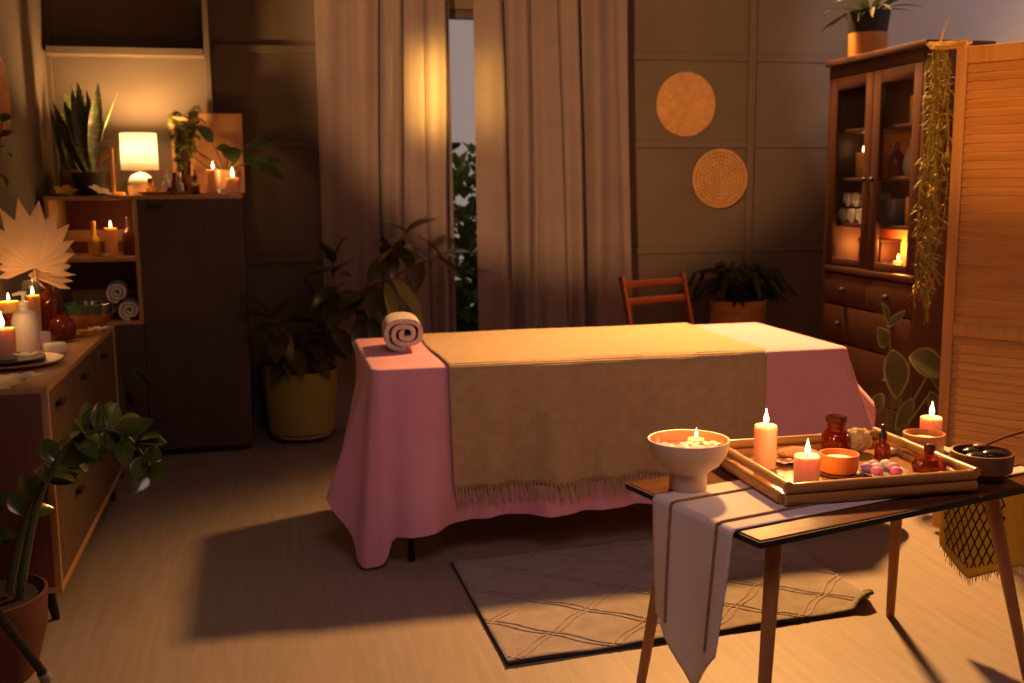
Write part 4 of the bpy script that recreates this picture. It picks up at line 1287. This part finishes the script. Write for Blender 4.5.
cbx('cornice', CX0 - 0.018, CX1 + 0.005, CY0 - 0.015, CY1 + 0.015, CZ - 0.03, CZ)
cbx('side_panel', CX0, CX1, CY0, CY0 + 0.025, 0, CZ - 0.03)
cbx('side_panel', CX0, CX1, CY1 - 0.025, CY1, 0, CZ - 0.03)
cbx('back_panel', CX1 - 0.015, CX1, CY0 + 0.025, CY1 - 0.025, 0.05, CZ - 0.03, 'cab_in')
cbx('front_rail', CX0, CX0 + 0.025, CY0 + 0.025, CY1 - 0.025, CZ - 0.085, CZ - 0.03)
cbx('waist_board', CX0 - 0.008, CX1 - 0.015, CY0 + 0.025, CY1 - 0.025, 0.895, 0.925)
for z in (1.145, 1.370, 1.610):
    cbx('shelf', CX0 + 0.03, CX1 - 0.015, CY0 + 0.025, CY1 - 0.025, z - 0.018, z, 'cab')
ym = (CY0 + CY1) / 2
for s, (y0, y1) in enumerate(((CY0 + 0.027, ym - 0.002), (ym + 0.002, CY1 - 0.027))):
    z0, z1, st, x0, x1 = 0.93, CZ - 0.09, 0.062, CX0 - 0.002, CX0 + 0.022
    g = G()
    xc, xs = (x0 + x1) / 2 - cx_, x1 - x0
    g.box((xc, (y0 + st / 2) - cy_, (z0 + z1) / 2), (xs, st, z1 - z0), 0.003)
    g.box((xc, (y1 - st / 2) - cy_, (z0 + z1) / 2), (xs, st, z1 - z0), 0.003)
    g.box((xc, (y0 + y1) / 2 - cy_, z1 - st / 2), (xs - 0.001, y1 - y0 - 2 * st, st), 0.003)
    g.box((xc, (y0 + y1) / 2 - cy_, z0 + 0.02), (xs - 0.001, y1 - y0 - 2 * st, 0.04), 0.003)
    dd = obj('door', g, 'cab', cbn, smooth=30)
    cbx('glass_pane', x0 + 0.009, x0 + 0.013, y0 + st - 0.004, y1 - st + 0.004, z0 + 0.036, z1 - st + 0.004, 'pane', 0, dd)
    kk = (y1 - 0.03) if s == 0 else (y0 + 0.03)
    obj('knob', G().sphere((x0 - 0.012 - cx_, kk - cy_, 1.36), 0.012, 12, 8), 'black', dd)
for (z0, z1) in ((0.735, 0.89), (0.545, 0.73), (0.30, 0.54), (0.06, 0.295)):
    for (y0, y1) in (((CY0 + 0.027, ym - 0.002), (ym + 0.002, CY1 - 0.027)) if z0 > 0.7 else ((CY0 + 0.027, CY1 - 0.027),)):
        dd = cbx('drawer', CX0 - 0.002, CX0 + 0.02, y0, y1, z0 + 0.002, z1 - 0.002)
        ks = ((y0 + y1) / 2,) if z0 > 0.7 else (y0 + 0.16, y1 - 0.16)
        for ky in ks:
            obj('knob', G().sphere((CX0 - 0.015 - cx_, ky - cy_, (z0 + z1) / 2), 0.016, 12, 8), 'black', dd)

# things in the cabinet
SA, SB_, SC, SD = 1.371, 1.146, 0.926, 1.611
candle('yellow lit candle on the cabinet shelf above the rolled towels', 2.955, 4.845, SA, 0.034, 0.125, 'wax_y', True, 0.10)
candle('thin yellow candle beside the thicker one in the cabinet', 2.965, 4.735, SA, 0.015, 0.135, 'wax_y', True, 0.05, flame_h=0.02)
bottle('red_bottle', 'dark red bottle behind the right cabinet door, left of the white vase', (2.985, 4.60, SA), bprof(0.040, 0.165, 0.018, 0.045), 'redglass')
bottle('white_vase', 'white vase behind the right cabinet door on the middle shelf', (2.965, 4.43, SA), [(0, 0), (0.034, 0), (0.044, 0.03), (0.046, 0.075), (0.032, 0.12), (0.018, 0.145), (0.021, 0.175), (0.018, 0.175), (0.014, 0.145), (0, 0.14)], 'towel_grey', cat='vase')
candle('lit candle on the top shelf behind the right cabinet door', 2.965, 4.425, SD, 0.030, 0.13, 'wax_y', True, 0.10)
cg = 'rolled towels in the cabinet'
for (y, zz_, lb) in ((4.875, 0, 'bottom left rolled towel of the five in the glass cabinet'), (4.795, 0, 'bottom middle rolled towel of the five in the glass cabinet'), (4.715, 0, 'bottom right rolled towel of the five in the glass cabinet'),
                     (4.838, 0.080, 'upper left rolled towel of the five in the glass cabinet'), (4.755, 0.080, 'upper right rolled towel of the five in the glass cabinet')):
    rolled_towel(lb, (2.955, y, SB_ + zz_), PI / 2, 0.18, 0.034, 0.034, 2.0, 'towel_grey', cg, th=0.010)
candle('yellow candle at the right behind the right cabinet door', 2.955, 4.415, SB_, 0.026, 0.13, 'wax_y', True, 0.06)
gb_ = thing('storage_basket', 'dark grey storage basket behind the right cabinet door', 'basket', (2.965, 4.575, SB_))
obj('basket_body', G().lathe([(0, 0), (0.06, 0), (0.075, 0.12), (0.071, 0.12), (0.058, 0.006), (0, 0.006)], 30, wob=lambda a, z: 0.01 * math.sin(16 * a + 200 * z)), 'greyplate', gb_)
bx = thing('dark_box', 'dark square box on the glowing bottom shelf of the cabinet', 'box', (2.955, 4.665, SC))
obj('box_body', G().box((0, 0, 0.065), (0.11, 0.20, 0.13), 0.004), 'darkbox', bx)
obj('lid', G().box((0, 0, 0.139), (0.116, 0.206, 0.016), 0.003), 'darkbox', bx)
candle('bright candle beside the dark box on the glowing bottom cabinet shelf', 2.925, 4.455, SC, 0.022, 0.05, 'wax', True, 4.0, glow=(1, 0.30, 0.05))
candle('small candle added behind the dark box to make the bottom cabinet shelf glow', 3.07, 4.72, SC, 0.020, 0.045, 'wax', True, 7.0, glow=(1, 0.30, 0.05))  # hidden candle added so the shelf glows around the box

# pot on top of the cabinet
pt = thing('cabinet_top_plant', 'dark drooping plant in a wooden pot on top of the cabinet', 'potted plant', (2.965, 4.86, CZ))
obj('pot', G().lathe([(0, 0), (0.088, 0), (0.094, 0.006), (0.096, 0.125), (0.090, 0.125), (0.086, 0.105), (0, 0.103)], 36), 'pine', pt)
obj('inner_pot', G().lathe([(0.089, 0.112), (0.104, 0.23), (0.099, 0.23), (0.084, 0.112)], 30), 'pot_black', pt)
obj('soil', G().lathe([(0, 0.215), (0.0955, 0.21), (0, 0.205)], 24), 'soil', pt)
rnd = random.Random(3)
for k in range(16):
    a = rnd.uniform(0, 6.28)
    g = G()
    g.leaf((.03 * math.cos(a), .03 * math.sin(a), .21), (math.cos(a) * .75, math.sin(a) * .75, rnd.uniform(.35, 1.0)), (-math.cos(a) * .3, -math.sin(a) * .3, 1), rnd.uniform(.16, .28), .035, rnd.uniform(.4, .9), .25, 9)
    obj('leaf', g, 'fern', pt)

# ------------------------------------------------------------------ folding screen (right)
ang = math.atan2(-0.258, 0.170)
fs = thing('folding_screen', 'louvred pine folding screen at the right edge of the photo', 'room divider', (2.484, 3.47, 0), ang)
SH_ = 1.83


def screen_panel(t, x0, sx, rot):
    """one louvred panel in the local XZ plane, starting at x0 and running sx, turned by rot about its hinge"""
    Wp, th_ = 0.46, 0.026
    M = Matrix.Translation((x0, 0, 0)) @ Matrix.Rotation(rot, 4, 'Z')
    p = obj('panel', (lambda g: g)(G().box((0.02, 0, SH_ / 2 + 0.01), (0.04, th_, SH_ - 0.02), 0.003)
                                   .box((Wp - 0.02, 0, SH_ / 2 + 0.01), (0.04, th_, SH_ - 0.02), 0.003)
                                   .box((Wp / 2, 0, SH_ - 0.03), (Wp - 0.08, th_ - 0.002, 0.06), 0.003)
                                   .box((Wp / 2, 0, 0.09), (Wp - 0.08, th_ - 0.002, 0.08), 0.003)
                                   .box((Wp / 2, 0, 0.80), (Wp - 0.08, th_ - 0.002, 0.05), 0.003)), 'pine', t, smooth=30)
    p.matrix_local = M
    for (z0, z1) in ((0.13, 0.775), (0.825, SH_ - 0.06)):
        n = int((z1 - z0) / 0.0315)
        g = G()
        for k in range(n):
            z = z0 + (z1 - z0) * (k + 0.5) / n
            g.box((Wp / 2, 0, z), (Wp - 0.082, 0.007, 0.036), 0.002, rot=(math.radians(-24), 0, 0), seg=1)
        obj('louvres', g, 'pine_slat', p, smooth=30)
    return p


screen_panel(fs, 0.0, 0.46, 0.0)
screen_panel(fs, 0.472, 0.46, math.radians(28))

# hanging dried moss / grass beside the screen
hm = thing('hanging_moss', 'strands of yellowish dried greenery hanging beside the folding screen', 'hanging plant', (2.462, 3.550, 1.80))
rnd = random.Random(44)
for mi, (mname, seed_n) in enumerate((('moss', 12), ('moss_g', 12))):
    g = G()
    for k in range(seed_n):
        bx_, by_ = rnd.gauss(0, .018), rnd.gauss(0, .018)
        L = rnd.uniform(.55, 1.05)
        pts = []
        x, y = bx_, by_
        for q in range(12):
            pts.append(Vector((x, y, 0.03 - L * q / 11)))
            x += rnd.gauss(0, .013) - .18 * x; y += rnd.gauss(0, .010)
        g.tube(pts, 0.0016, 4)
        for q in range(42):
            t = rnd.uniform(0.02, 1) * 11; i = min(10, int(t)); p = pts[i].lerp(pts[i + 1], t - i)
            g.leaf(p, (rnd.gauss(0, 1), rnd.gauss(0, .7), rnd.gauss(-.25, .6)), (rnd.gauss(0, .5), rnd.gauss(0, .5), 1), rnd.uniform(.020, .048), .006, .8, .1, 4)
    obj('strands', g, mname, hm, smooth=80)
g = G()
for k in range(70):
    a = rnd.uniform(0, 6.28); r = rnd.uniform(.02, .07)
    pts = [Vector((0.02 + r * math.cos(a + s * .9) * 1.3, -.03 + r * math.sin(a + s * .9), 0.036 + 0.022 * rnd.random())) for s in range(4)]
    g.tube(pts, 0.0014, 4)
g.tube([(0.0, 0, 0.03), (0.01, 0, .09), (0.035, 0, .15)], [.004, .003, .001], 5)
obj('straw_nest', g, 'straw', hm)

# variegated plant beside the cabinet
vp = thing('variegated_plant', 'cream-edged broad-leaved plant between the massage table and the folding screen', 'potted plant', (2.64, 4.00, 0))
obj('pot', G().lathe([(0, 0), (0.09, 0), (0.115, 0.20), (0.110, 0.20), (0.105, 0.18), (0, 0.178)], 32), 'pot_black', vp)
obj('soil', G().lathe([(0, 0.186), (0.104, 0.184), (0, 0.182)], 24), 'soil', vp)
gs = G()
for tip in ((-.07, -.08, .64), (.0, -.1, .60), (.10, -.10, .55), (.02, -.1, .42), (-.11, -.10, .77), (-.10, -.06, .45), (.12, -.08, .45)):
    gs.tube([(0, 0, .18), (tip[0] * .3, tip[1] * .3, tip[2] * .6), tip], [.006, .005, .003], 7)
obj('stems', gs, 'stem_g', vp)
for (p, dd, L, Wd) in (((-.07, -.08, .64), (.0, -.35, -.9), .20, .105), ((.0, -.1, .61), (.9, -.35, -.28), .17, .12), ((-.11, -.10, .77), (-.35, -.3, .7), .09, .035), ((-.11, -.10, .75), (.6, -.3, .7), .09, .03),
                       ((.02, -.1, .43), (-.6, -.3, -.75), .15, .05), ((.12, -.08, .45), (.2, -.4, -.8), .15, .07), ((-.10, -.06, .45), (-.5, -.3, -.5), .12, .05), ((-.10, -.07, .66), (-.3, -.2, .6), .09, .07), ((.10, -.10, .55), (.6, -.2, -.6), .14, .08)):
    lf = obj('leaf', G().leaf(p, dd, (0, -.8, .5), L, Wd, .18, .15, 9), 'vari_g', vp, smooth=80)
    e = G()
    b = Vector(p); d_ = Vector(dd).normalized()
    e.leaf(Vector(p) + Vector((0, 0.003, 0)) - d_ * 0.006, dd, (0, -.8, .5), L + .014, Wd * 1.20, .18, .15, 9)
    obj('cream_edge', e, 'vari_c', lf, smooth=80)

# ------------------------------------------------------------------ low table in front
TA = math.atan2(0.245, 0.969)
TCX, TCY, TT = 1.462, 2.437, 0.565
lt = thing('low_table', 'low lacquered wooden table with splayed legs in the right foreground', 'table', (TCX, TCY, 0), TA)
TL, TW = 1.012, 0.535
obj('tabletop', G().box((0, 0, TT - 0.009), (TL, TW, 0.018), 0.005, seg=3), 'table', lt)
g = G()
for (c, s) in (((0, -TW / 2 - 0.001, TT - 0.0105), (TL + 0.004, 0.005, 0.015)), ((0, TW / 2 + 0.001, TT - 0.0105), (TL + 0.004, 0.005, 0.015)), ((-TL / 2 - 0.001, 0, TT - 0.0105), (0.005, TW, 0.015)), ((TL / 2 + 0.001, 0, TT - 0.0105), (0.005, TW, 0.015))):
    g.box(c, s, 0.002)
obj('black_edge', g, 'black', lt)
for sx in (-1, 1):
    for sy in (-1, 1):
        obj('leg', G().tube([((0.33 if sy < 0 else 0.43) if sx > 0 else -0.40, sy * 0.195, TT - 0.0185), (sx * 0.47, sy * 0.242, 0.0)], [0.020, 0.013], 14), 'tleg', lt)
    obj('brace', G().box((0.38 if sx > 0 else -0.395, 0, TT - 0.0295), (0.03, 0.36, 0.022), 0.003), 'tleg', lt)


def tw(u, w):
    return (TCX + u * math.cos(TA) - w * math.sin(TA), TCY + u * math.sin(TA) + w * math.cos(TA))


# runner
RW0, RW1 = -0.190, 0.125
HL, HR = 0.300, 0.285


def runner_pt(s, w01, dz=0.0):
    """s metres along from the left hem, w01 across; returns table-local coordinates"""
    w = RW0 + (RW1 - RW0) * w01
    e = 0.014
    thick = 0.0035 + dz
    u0, u1 = -TL / 2 - 0.006, TL / 2 + 0.006
    if s < HL:
        d = HL - s
        k = d / HL
        # the hem hangs to a point nearer the near side and the sides draw in
        extra = 0.145 * max(0, 1 - abs(w01 - 0.42) / 0.46) * k ** 3
        wn = w * 1.0
        wc = RW0 + (RW1 - RW0) * 0.5
        wn = wc + (w - wc) * (1 - 0.17 * k ** 1.5)
        u = u0 - thick - 0.012 * k * (1 + math.sin(9 * w01 + 1)) - 0.004
        return Vector((u, wn, TT + thick - d - extra))
    if s < HL + (u1 - u0):
        return Vector((u0 + (s - HL), w, TT + thick))
    d = s - HL - (u1 - u0)
    k = d / HR
    extra = 0.09 * max(0, 1 - abs(w01 - 0.62) / 0.5) * k ** 2
    return Vector((u1 + thick + 0.010 * k * (1 + math.sin(7 * w01)) + 0.004, w, TT + thick - d - extra))


STOT = HL + TL + 0.012 + HR
g = G(); g.grid(lambda a, b: runner_pt(a * (STOT - HR - 0.0), b), 150, 26)
rn = thing('table_runner', 'white linen runner with brown braid stripes laid along the low table', 'table runner', (TCX, TCY, 0), TA)
obj('linen', g, 'runner', rn, smooth=60, solid=0.003)
g = G()
for b in (0.17, 0.74):
    pts = [runner_pt(0.03 + k * (STOT - HR - 0.03) / 160, b, 0.003) for k in range(161)]
    g.tube(pts, 0.0042, 6)
obj('braid_stripe', g, 'stitch', rn)
g = G(); g.grid(lambda a, b: runner_pt(STOT - HR + a * HR, b), 40, 26)
pe = obj('olive_end', g, 'runner_o', rn, smooth=60, solid=0.003)
pe['label'] = 'olive woven hanging end with a dark diamond lattice and fringe'
g = G()
for k in range(-9, 18):
    for sg in (1, -1):
        pts = []
        for q in range(31):
            a = q / 30
            b = 0.30 + (k / 8 + sg * a * 0.85) * 0.62
            if 0.28 <= b <= 0.94:
                pts.append(runner_pt(STOT - HR + a * HR * 0.93, b, 0.0))
        if len(pts) > 2:
            g.tube(pts, 0.0028, 5)
obj('dark_lattice', g, 'rug_edge', pe)
g = G()
rnd = random.Random(9)
for k in range(46):
    p = runner_pt(STOT, (k + .5) / 46)
    g.tube([p + Vector((0, 0, .003)), p + Vector((rnd.uniform(-.004, .004), rnd.uniform(-.006, .006), -rnd.uniform(.012, .026)))], [.0022, .001], 4)
obj('fringe', g, 'runner_o', pe)

RT = TT + 0.0052    # on the runner
# footed bowl with floating flowers
bw = thing('footed_bowl', 'cream footed bowl of petal water at the left end of the low table', 'bowl', (1.035, 2.462, RT))
obj('bowl_body', G().lathe([(0, 0.001), (0.046, 0), (0.049, 0.004), (0.048, 0.035), (0.050, 0.045), (0.078, 0.065), (0.098, 0.095), (0.105, 0.127), (0.1045, 0.131), (0.099, 0.130), (0.092, 0.098), (0.07, 0.072), (0.04, 0.058), (0, 0.055)], 56), 'ceramic', bw)
obj('orange_glow_liner', G().lathe([(0.0985, 0.1305), (0.0925, 0.1005), (0.0705, 0.0745), (0.0405, 0.0605), (0, 0.0575)], 56), 'ceramic_in', bw)  # liner whose orange stands in for the glow on the bowl's inside
wt_ = tag(obj('petal_water', G().lathe([(0, 0.106), (0.0925, 0.106), (0.0895, 0.096), (0.068, 0.0755), (0.038, 0.0615), (0, 0.059)], 48), 'water', loc=(1.035, 2.462, RT)), 'water filling the cream footed bowl, coloured orange like candlelight', 'water')
bz = RT + 0.107
fl_ = [(-0.045, -0.035, .030), (-0.01, -0.055, .030), (0.03, -0.05, .028), (-0.065, 0.0, .026), (0.055, -0.02, .028), (0.0, -0.01, .028)]
pos = ['farthest left before the middle', 'at the near side, left of centre', 'at the near side, right of centre', 'close to the left rim', 'close to the right rim', 'in the middle']
for (dx, dy, s), pz in zip(fl_, pos):
    flower('white flower floating in the footed bowl, ' + pz, 1.035 + dx, 2.462 + dy, bz, s, False, dx * 40, group='flowers floating in the bowl')
candle('little floating candle alight in the footed bowl', 1.035 + 0.035, 2.462 + 0.035, bz - 0.008, 0.022, 0.022, 'wax', True, 0.4, name='floating_candle', flame_h=0.024)

# bamboo tray
ty = thing('bamboo_tray', 'rectangular bamboo tray of spa things on the low table', 'tray', (1.464, 2.475, RT), -0.01)
TLX, TLY = 0.262, 0.222
obj('tray_floor', G().box((0, 0, 0.009), (2 * TLX - 0.02, 2 * TLY - 0.02, 0.010), 0.002), 'bamboo', ty, smooth=30)


def bamboo(p0, p1, r):
    p0, p1 = Vector(p0), Vector(p1)
    n = 22
    pts, rad = [], []
    for k in range(n + 1):
        t = k / n
        pts.append(p0.lerp(p1, t))
        node = max(math.exp(-((t - c) / 0.012) ** 2) for c in (0.02, 0.35, 0.68, 0.98))
        rad.append(r * (1 + 0.16 * node))
    return G().tube(pts, rad, 12)


for (z, r) in ((0.0160, 0.0150), (0.0440, 0.0135)):
    for sy in (-1, 1):
        obj('long_rail', bamboo((-TLX, sy * TLY, z), (TLX, sy * TLY, z), r), 'bamboo', ty)
for sx in (-1, 1):
    obj('short_rail', bamboo((sx * TLX, -TLY + 0.014, 0.0150), (sx * TLX, TLY - 0.014, 0.0150), 0.0135), 'bamboo_y', ty)
    obj('short_rail', bamboo((sx * (TLX - 0.004), -TLY - 0.012, 0.052), (sx * (TLX - 0.004), TLY + 0.012, 0.052), 0.0125), 'bamboo_y', ty)
Z0 = RT + 0.0145
candle('tall lit candle at the left in the bamboo tray', 1.292, 2.545, Z0, 0.0305, 0.118, 'wax', True, 1.1, flame_h=0.040)
candle('short lit candle at the near side of the bamboo tray', 1.318, 2.365, Z0, 0.0325, 0.078, 'wax', True, 1.1, flame_h=0.038)
candle('lit candle behind the bamboo tray at the far right of the low table', 1.888, 2.672, RT, 0.031, 0.092, 'wax', True, 1.0, flame_h=0.042)

# brown apothecary jar
bottle('apothecary_jar', 'wide-necked ruby-brown jar with a lid at the back of the bamboo tray', (1.548, 2.622, Z0),
       [(0, 0.002), (0.036, 0), (0.040, 0.006), (0.040, 0.055), (0.034, 0.066), (0.026, 0.071), (0.0255, 0.092), (0, 0.0925)], 'redglass', cat='jar',
       parts=(('lid', [(0, 0.093), (0.027, 0.093), (0.030, 0.098), (0.030, 0.108), (0.026, 0.112), (0, 0.112)], 'brownglass'),))
# orange bowl on a dark plate
pl = thing('dark_plate', 'dark round plate under the orange bowl in the tray', 'plate', (1.447, 2.43, Z0))
obj('plate_body', G().lathe([(0, 0), (0.042, 0), (0.0555, 0.006), (0.0545, 0.009), (0.042, 0.004), (0, 0.004)], 40), 'darkbowl', pl)
ob = thing('orange_bowl', 'small orange wooden bowl of salt in the middle of the bamboo tray', 'bowl', (1.447, 2.43, Z0 + 0.0045))
obj('bowl_body', G().lathe([(0, 0.001), (0.038, 0), (0.047, 0.008), (0.050, 0.03), (0.051, 0.054), (0.047, 0.054), (0.045, 0.03), (0.036, 0.012), (0, 0.010)], 40), 'orangebowl', ob)
obj('salt', G().lathe([(0, 0.046), (0.025, 0.044), (0.0445, 0.039), (0.043, 0.02), (0, 0.013)], 30), 'soap', ob)
# shallow woven plate behind the short candle
wp = thing('wooden_plate', 'shallow wooden plate with a brown sponge behind the short candle', 'plate', (1.405, 2.60, Z0))
obj('plate_body', G().lathe([(0, 0), (0.050, 0), (0.078, 0.016), (0.076, 0.020), (0.05, 0.006), (0, 0.006)], 40), 'woodbowl', wp)
sg_ = thing('sponge', 'brown sponge lying on the shallow wooden plate', 'sponge', (1.405, 2.60, Z0 + 0.0065))
obj('sponge_body', G().sphere((0, 0, 0.013), 0.05, 24, 14, (1, .8, .26)), 'sponge', sg_)
# glass plate with bath pieces
gpz = thing('glass_plate', 'shallow pale glass plate of bath pieces at the near side of the tray', 'plate', (1.545, 2.405, Z0))
gpz.location = (1.560, 2.398, Z0)
obj('plate_body', G().lathe([(0, 0), (0.042, 0), (0.0635, 0.010), (0.062, 0.013), (0.042, 0.004), (0, 0.004)], 44), 'clearpl', gpz)
pieces = [(-0.028, -0.018, 'pinkbath', 'pink bath piece at the left of the glass plate'), (0.012, -0.028, 'pinkbath', 'pink bath piece at the near side of the glass plate'), (-0.012, 0.010, 'petal', 'white bath piece in the middle of the glass plate'),
          (0.026, 0.004, 'lilac', 'lilac bath piece at the right of the glass plate'), (-0.005, 0.032, 'lilac', 'lilac bath piece at the back of the glass plate'), (-0.032, 0.016, 'lilac', 'lilac bath piece at the far left of the glass plate'), (0.024, 0.030, 'petal', 'white bath piece at the back right of the glass plate')]
for (dx, dy, mm, lb) in pieces:
    t = thing('bath_piece', lb, 'bath bomb', (1.560 + dx * 1.2, 2.398 + dy * 1.2, Z0 + 0.0045), dx * 50, 'bath pieces on the glass plate')
    g = G(); g.sphere((0, 0, 0.013), 0.0162, 14, 10, (1, 1, .8))
    for v in g.bm.verts:
        v.co += v.co.normalized() * 0.0015 * noise.noise(v.co * 160 + Vector((dx * 99, dy * 99, 0)))
    obj('lump', g, mm, t, smooth=180)
# dropper bottle
bottle('dropper_bottle', 'amber dropper bottle with a black top behind the bath pieces', (1.642, 2.535, Z0), bprof(0.021, 0.062, 0.010, 0.012), 'amber',
       parts=(('dropper', [(0, 0.0625), (0.011, 0.0625), (0.011, 0.078), (0.0065, 0.081), (0.006, 0.10), (0, 0.103)], 'blackplastic'),))
# loofah
lo_ = thing('loofah', 'dried golden loofah lump beside the apothecary jar', 'loofah', (1.618, 2.625, Z0))
g = G(); g.sphere((0, 0, 0.036), 0.038, 28, 20, (1.15, .8, .95))
for v in g.bm.verts:
    v.co += v.co.normalized() * 0.007 * noise.noise(v.co * 90)
obj('loofah_body', g, 'herbdry', lo_, smooth=180)
# cream soap
cs = thing('cream_soap', 'flat cream soap bar at the far right inside the tray', 'soap', (1.690, 2.60, Z0), 0.3)
obj('bar', G().box((-0.0, -0.01, 0.009), (0.06, 0.045, 0.018), 0.005, seg=3), 'cream_soap', cs)
# round flask
rf = bottle('round_flask', 'round stoppered glass flask of amber oil in the near right corner of the tray', (1.664, 2.356, Z0),
            [(0, 0.002), (0.025, 0), (0.040, 0.012), (0.043, 0.030), (0.034, 0.050), (0.013, 0.060), (0.012, 0.068), (0, 0.0685)], 'amber', cat='flask',
            parts=(('stopper', [(0, 0.069), (0.014, 0.069), (0.014, 0.082), (0.010, 0.086), (0, 0.087)], 'brownglass'),))
flower('white flower at the foot of the tall candle in the tray', 1.348, 2.54, Z0 + 0.002, 0.030, False, 0.5)
flower('white flower left of the short candle in the tray', 1.268, 2.405, Z0 + 0.002, 0.028, False, 1.2)

# wooden bowl before the far candle
w2 = thing('wooden_bowl', 'pale round wooden bowl of cream before the far right candle', 'bowl', (1.808, 2.588, RT))
obj('bowl_body', G().lathe([(0, 0.001), (0.042, 0), (0.052, 0.010), (0.0575, 0.05), (0.0575, 0.068), (0.052, 0.069), (0.050, 0.05), (0.04, 0.016), (0, 0.014)], 40), 'woodbowl', w2)
obj('cream', G().lathe([(0, 0.056), (0.03, 0.054), (0.0505, 0.051), (0.048, 0.035), (0, 0.02)], 30), 'cream_soap', w2)
# bowl of black stones
sbw = thing('stone_bowl', 'dark wooden bowl of black stones at the right end of the low table', 'bowl', (1.826, 2.360, TT + 0.0052))
obj('bowl_body', G().lathe([(0, 0.001), (0.055, 0), (0.058, 0.004), (0.060, 0.016), (0.076, 0.022), (0.079, 0.07), (0.073, 0.071), (0.070, 0.032), (0.05, 0.024), (0, 0.022)], 48), 'darkbowl', sbw)
for k, (dx, dy, dz, sx, rz, lb) in enumerate(((-0.026, -0.014, 0.046, 1.25, .3, 'glossy black stone at the left in the stone bowl'), (0.026, -0.012, 0.048, 1.2, -.4, 'glossy black stone at the right in the stone bowl'), (0.0, 0.032, 0.047, 1.2, 0.1, 'glossy black stone at the back of the stone bowl'))):
    t = thing('massage_stone', lb, 'stone', (1.826 + dx, 2.360 + dy, TT + 0.0052 + dz), rz, 'black stones in the bowl')
    obj('stone_body', G().sphere((0, 0, 0.0125), 0.030, 20, 14, (sx, .85, .48)), 'stone', t)
sp_ = thing('wooden_spoon', 'slim wooden spoon leaning out of the stone bowl to the right', 'spoon', (1.876, 2.380, TT + 0.0052 + 0.077))
obj('handle', G().tube([(-0.02, 0.01, 0.0), (0.04, 0.01, 0.018), (0.095, 0.0, 0.034)], [.0035, .0035, .005], 8), 'darkbowl', sp_)
obj('spoon_bowl', G().sphere((-0.032, 0.012, -0.001), 0.016, 14, 10, (1.3, 1, .35)), 'darkbowl', sp_)
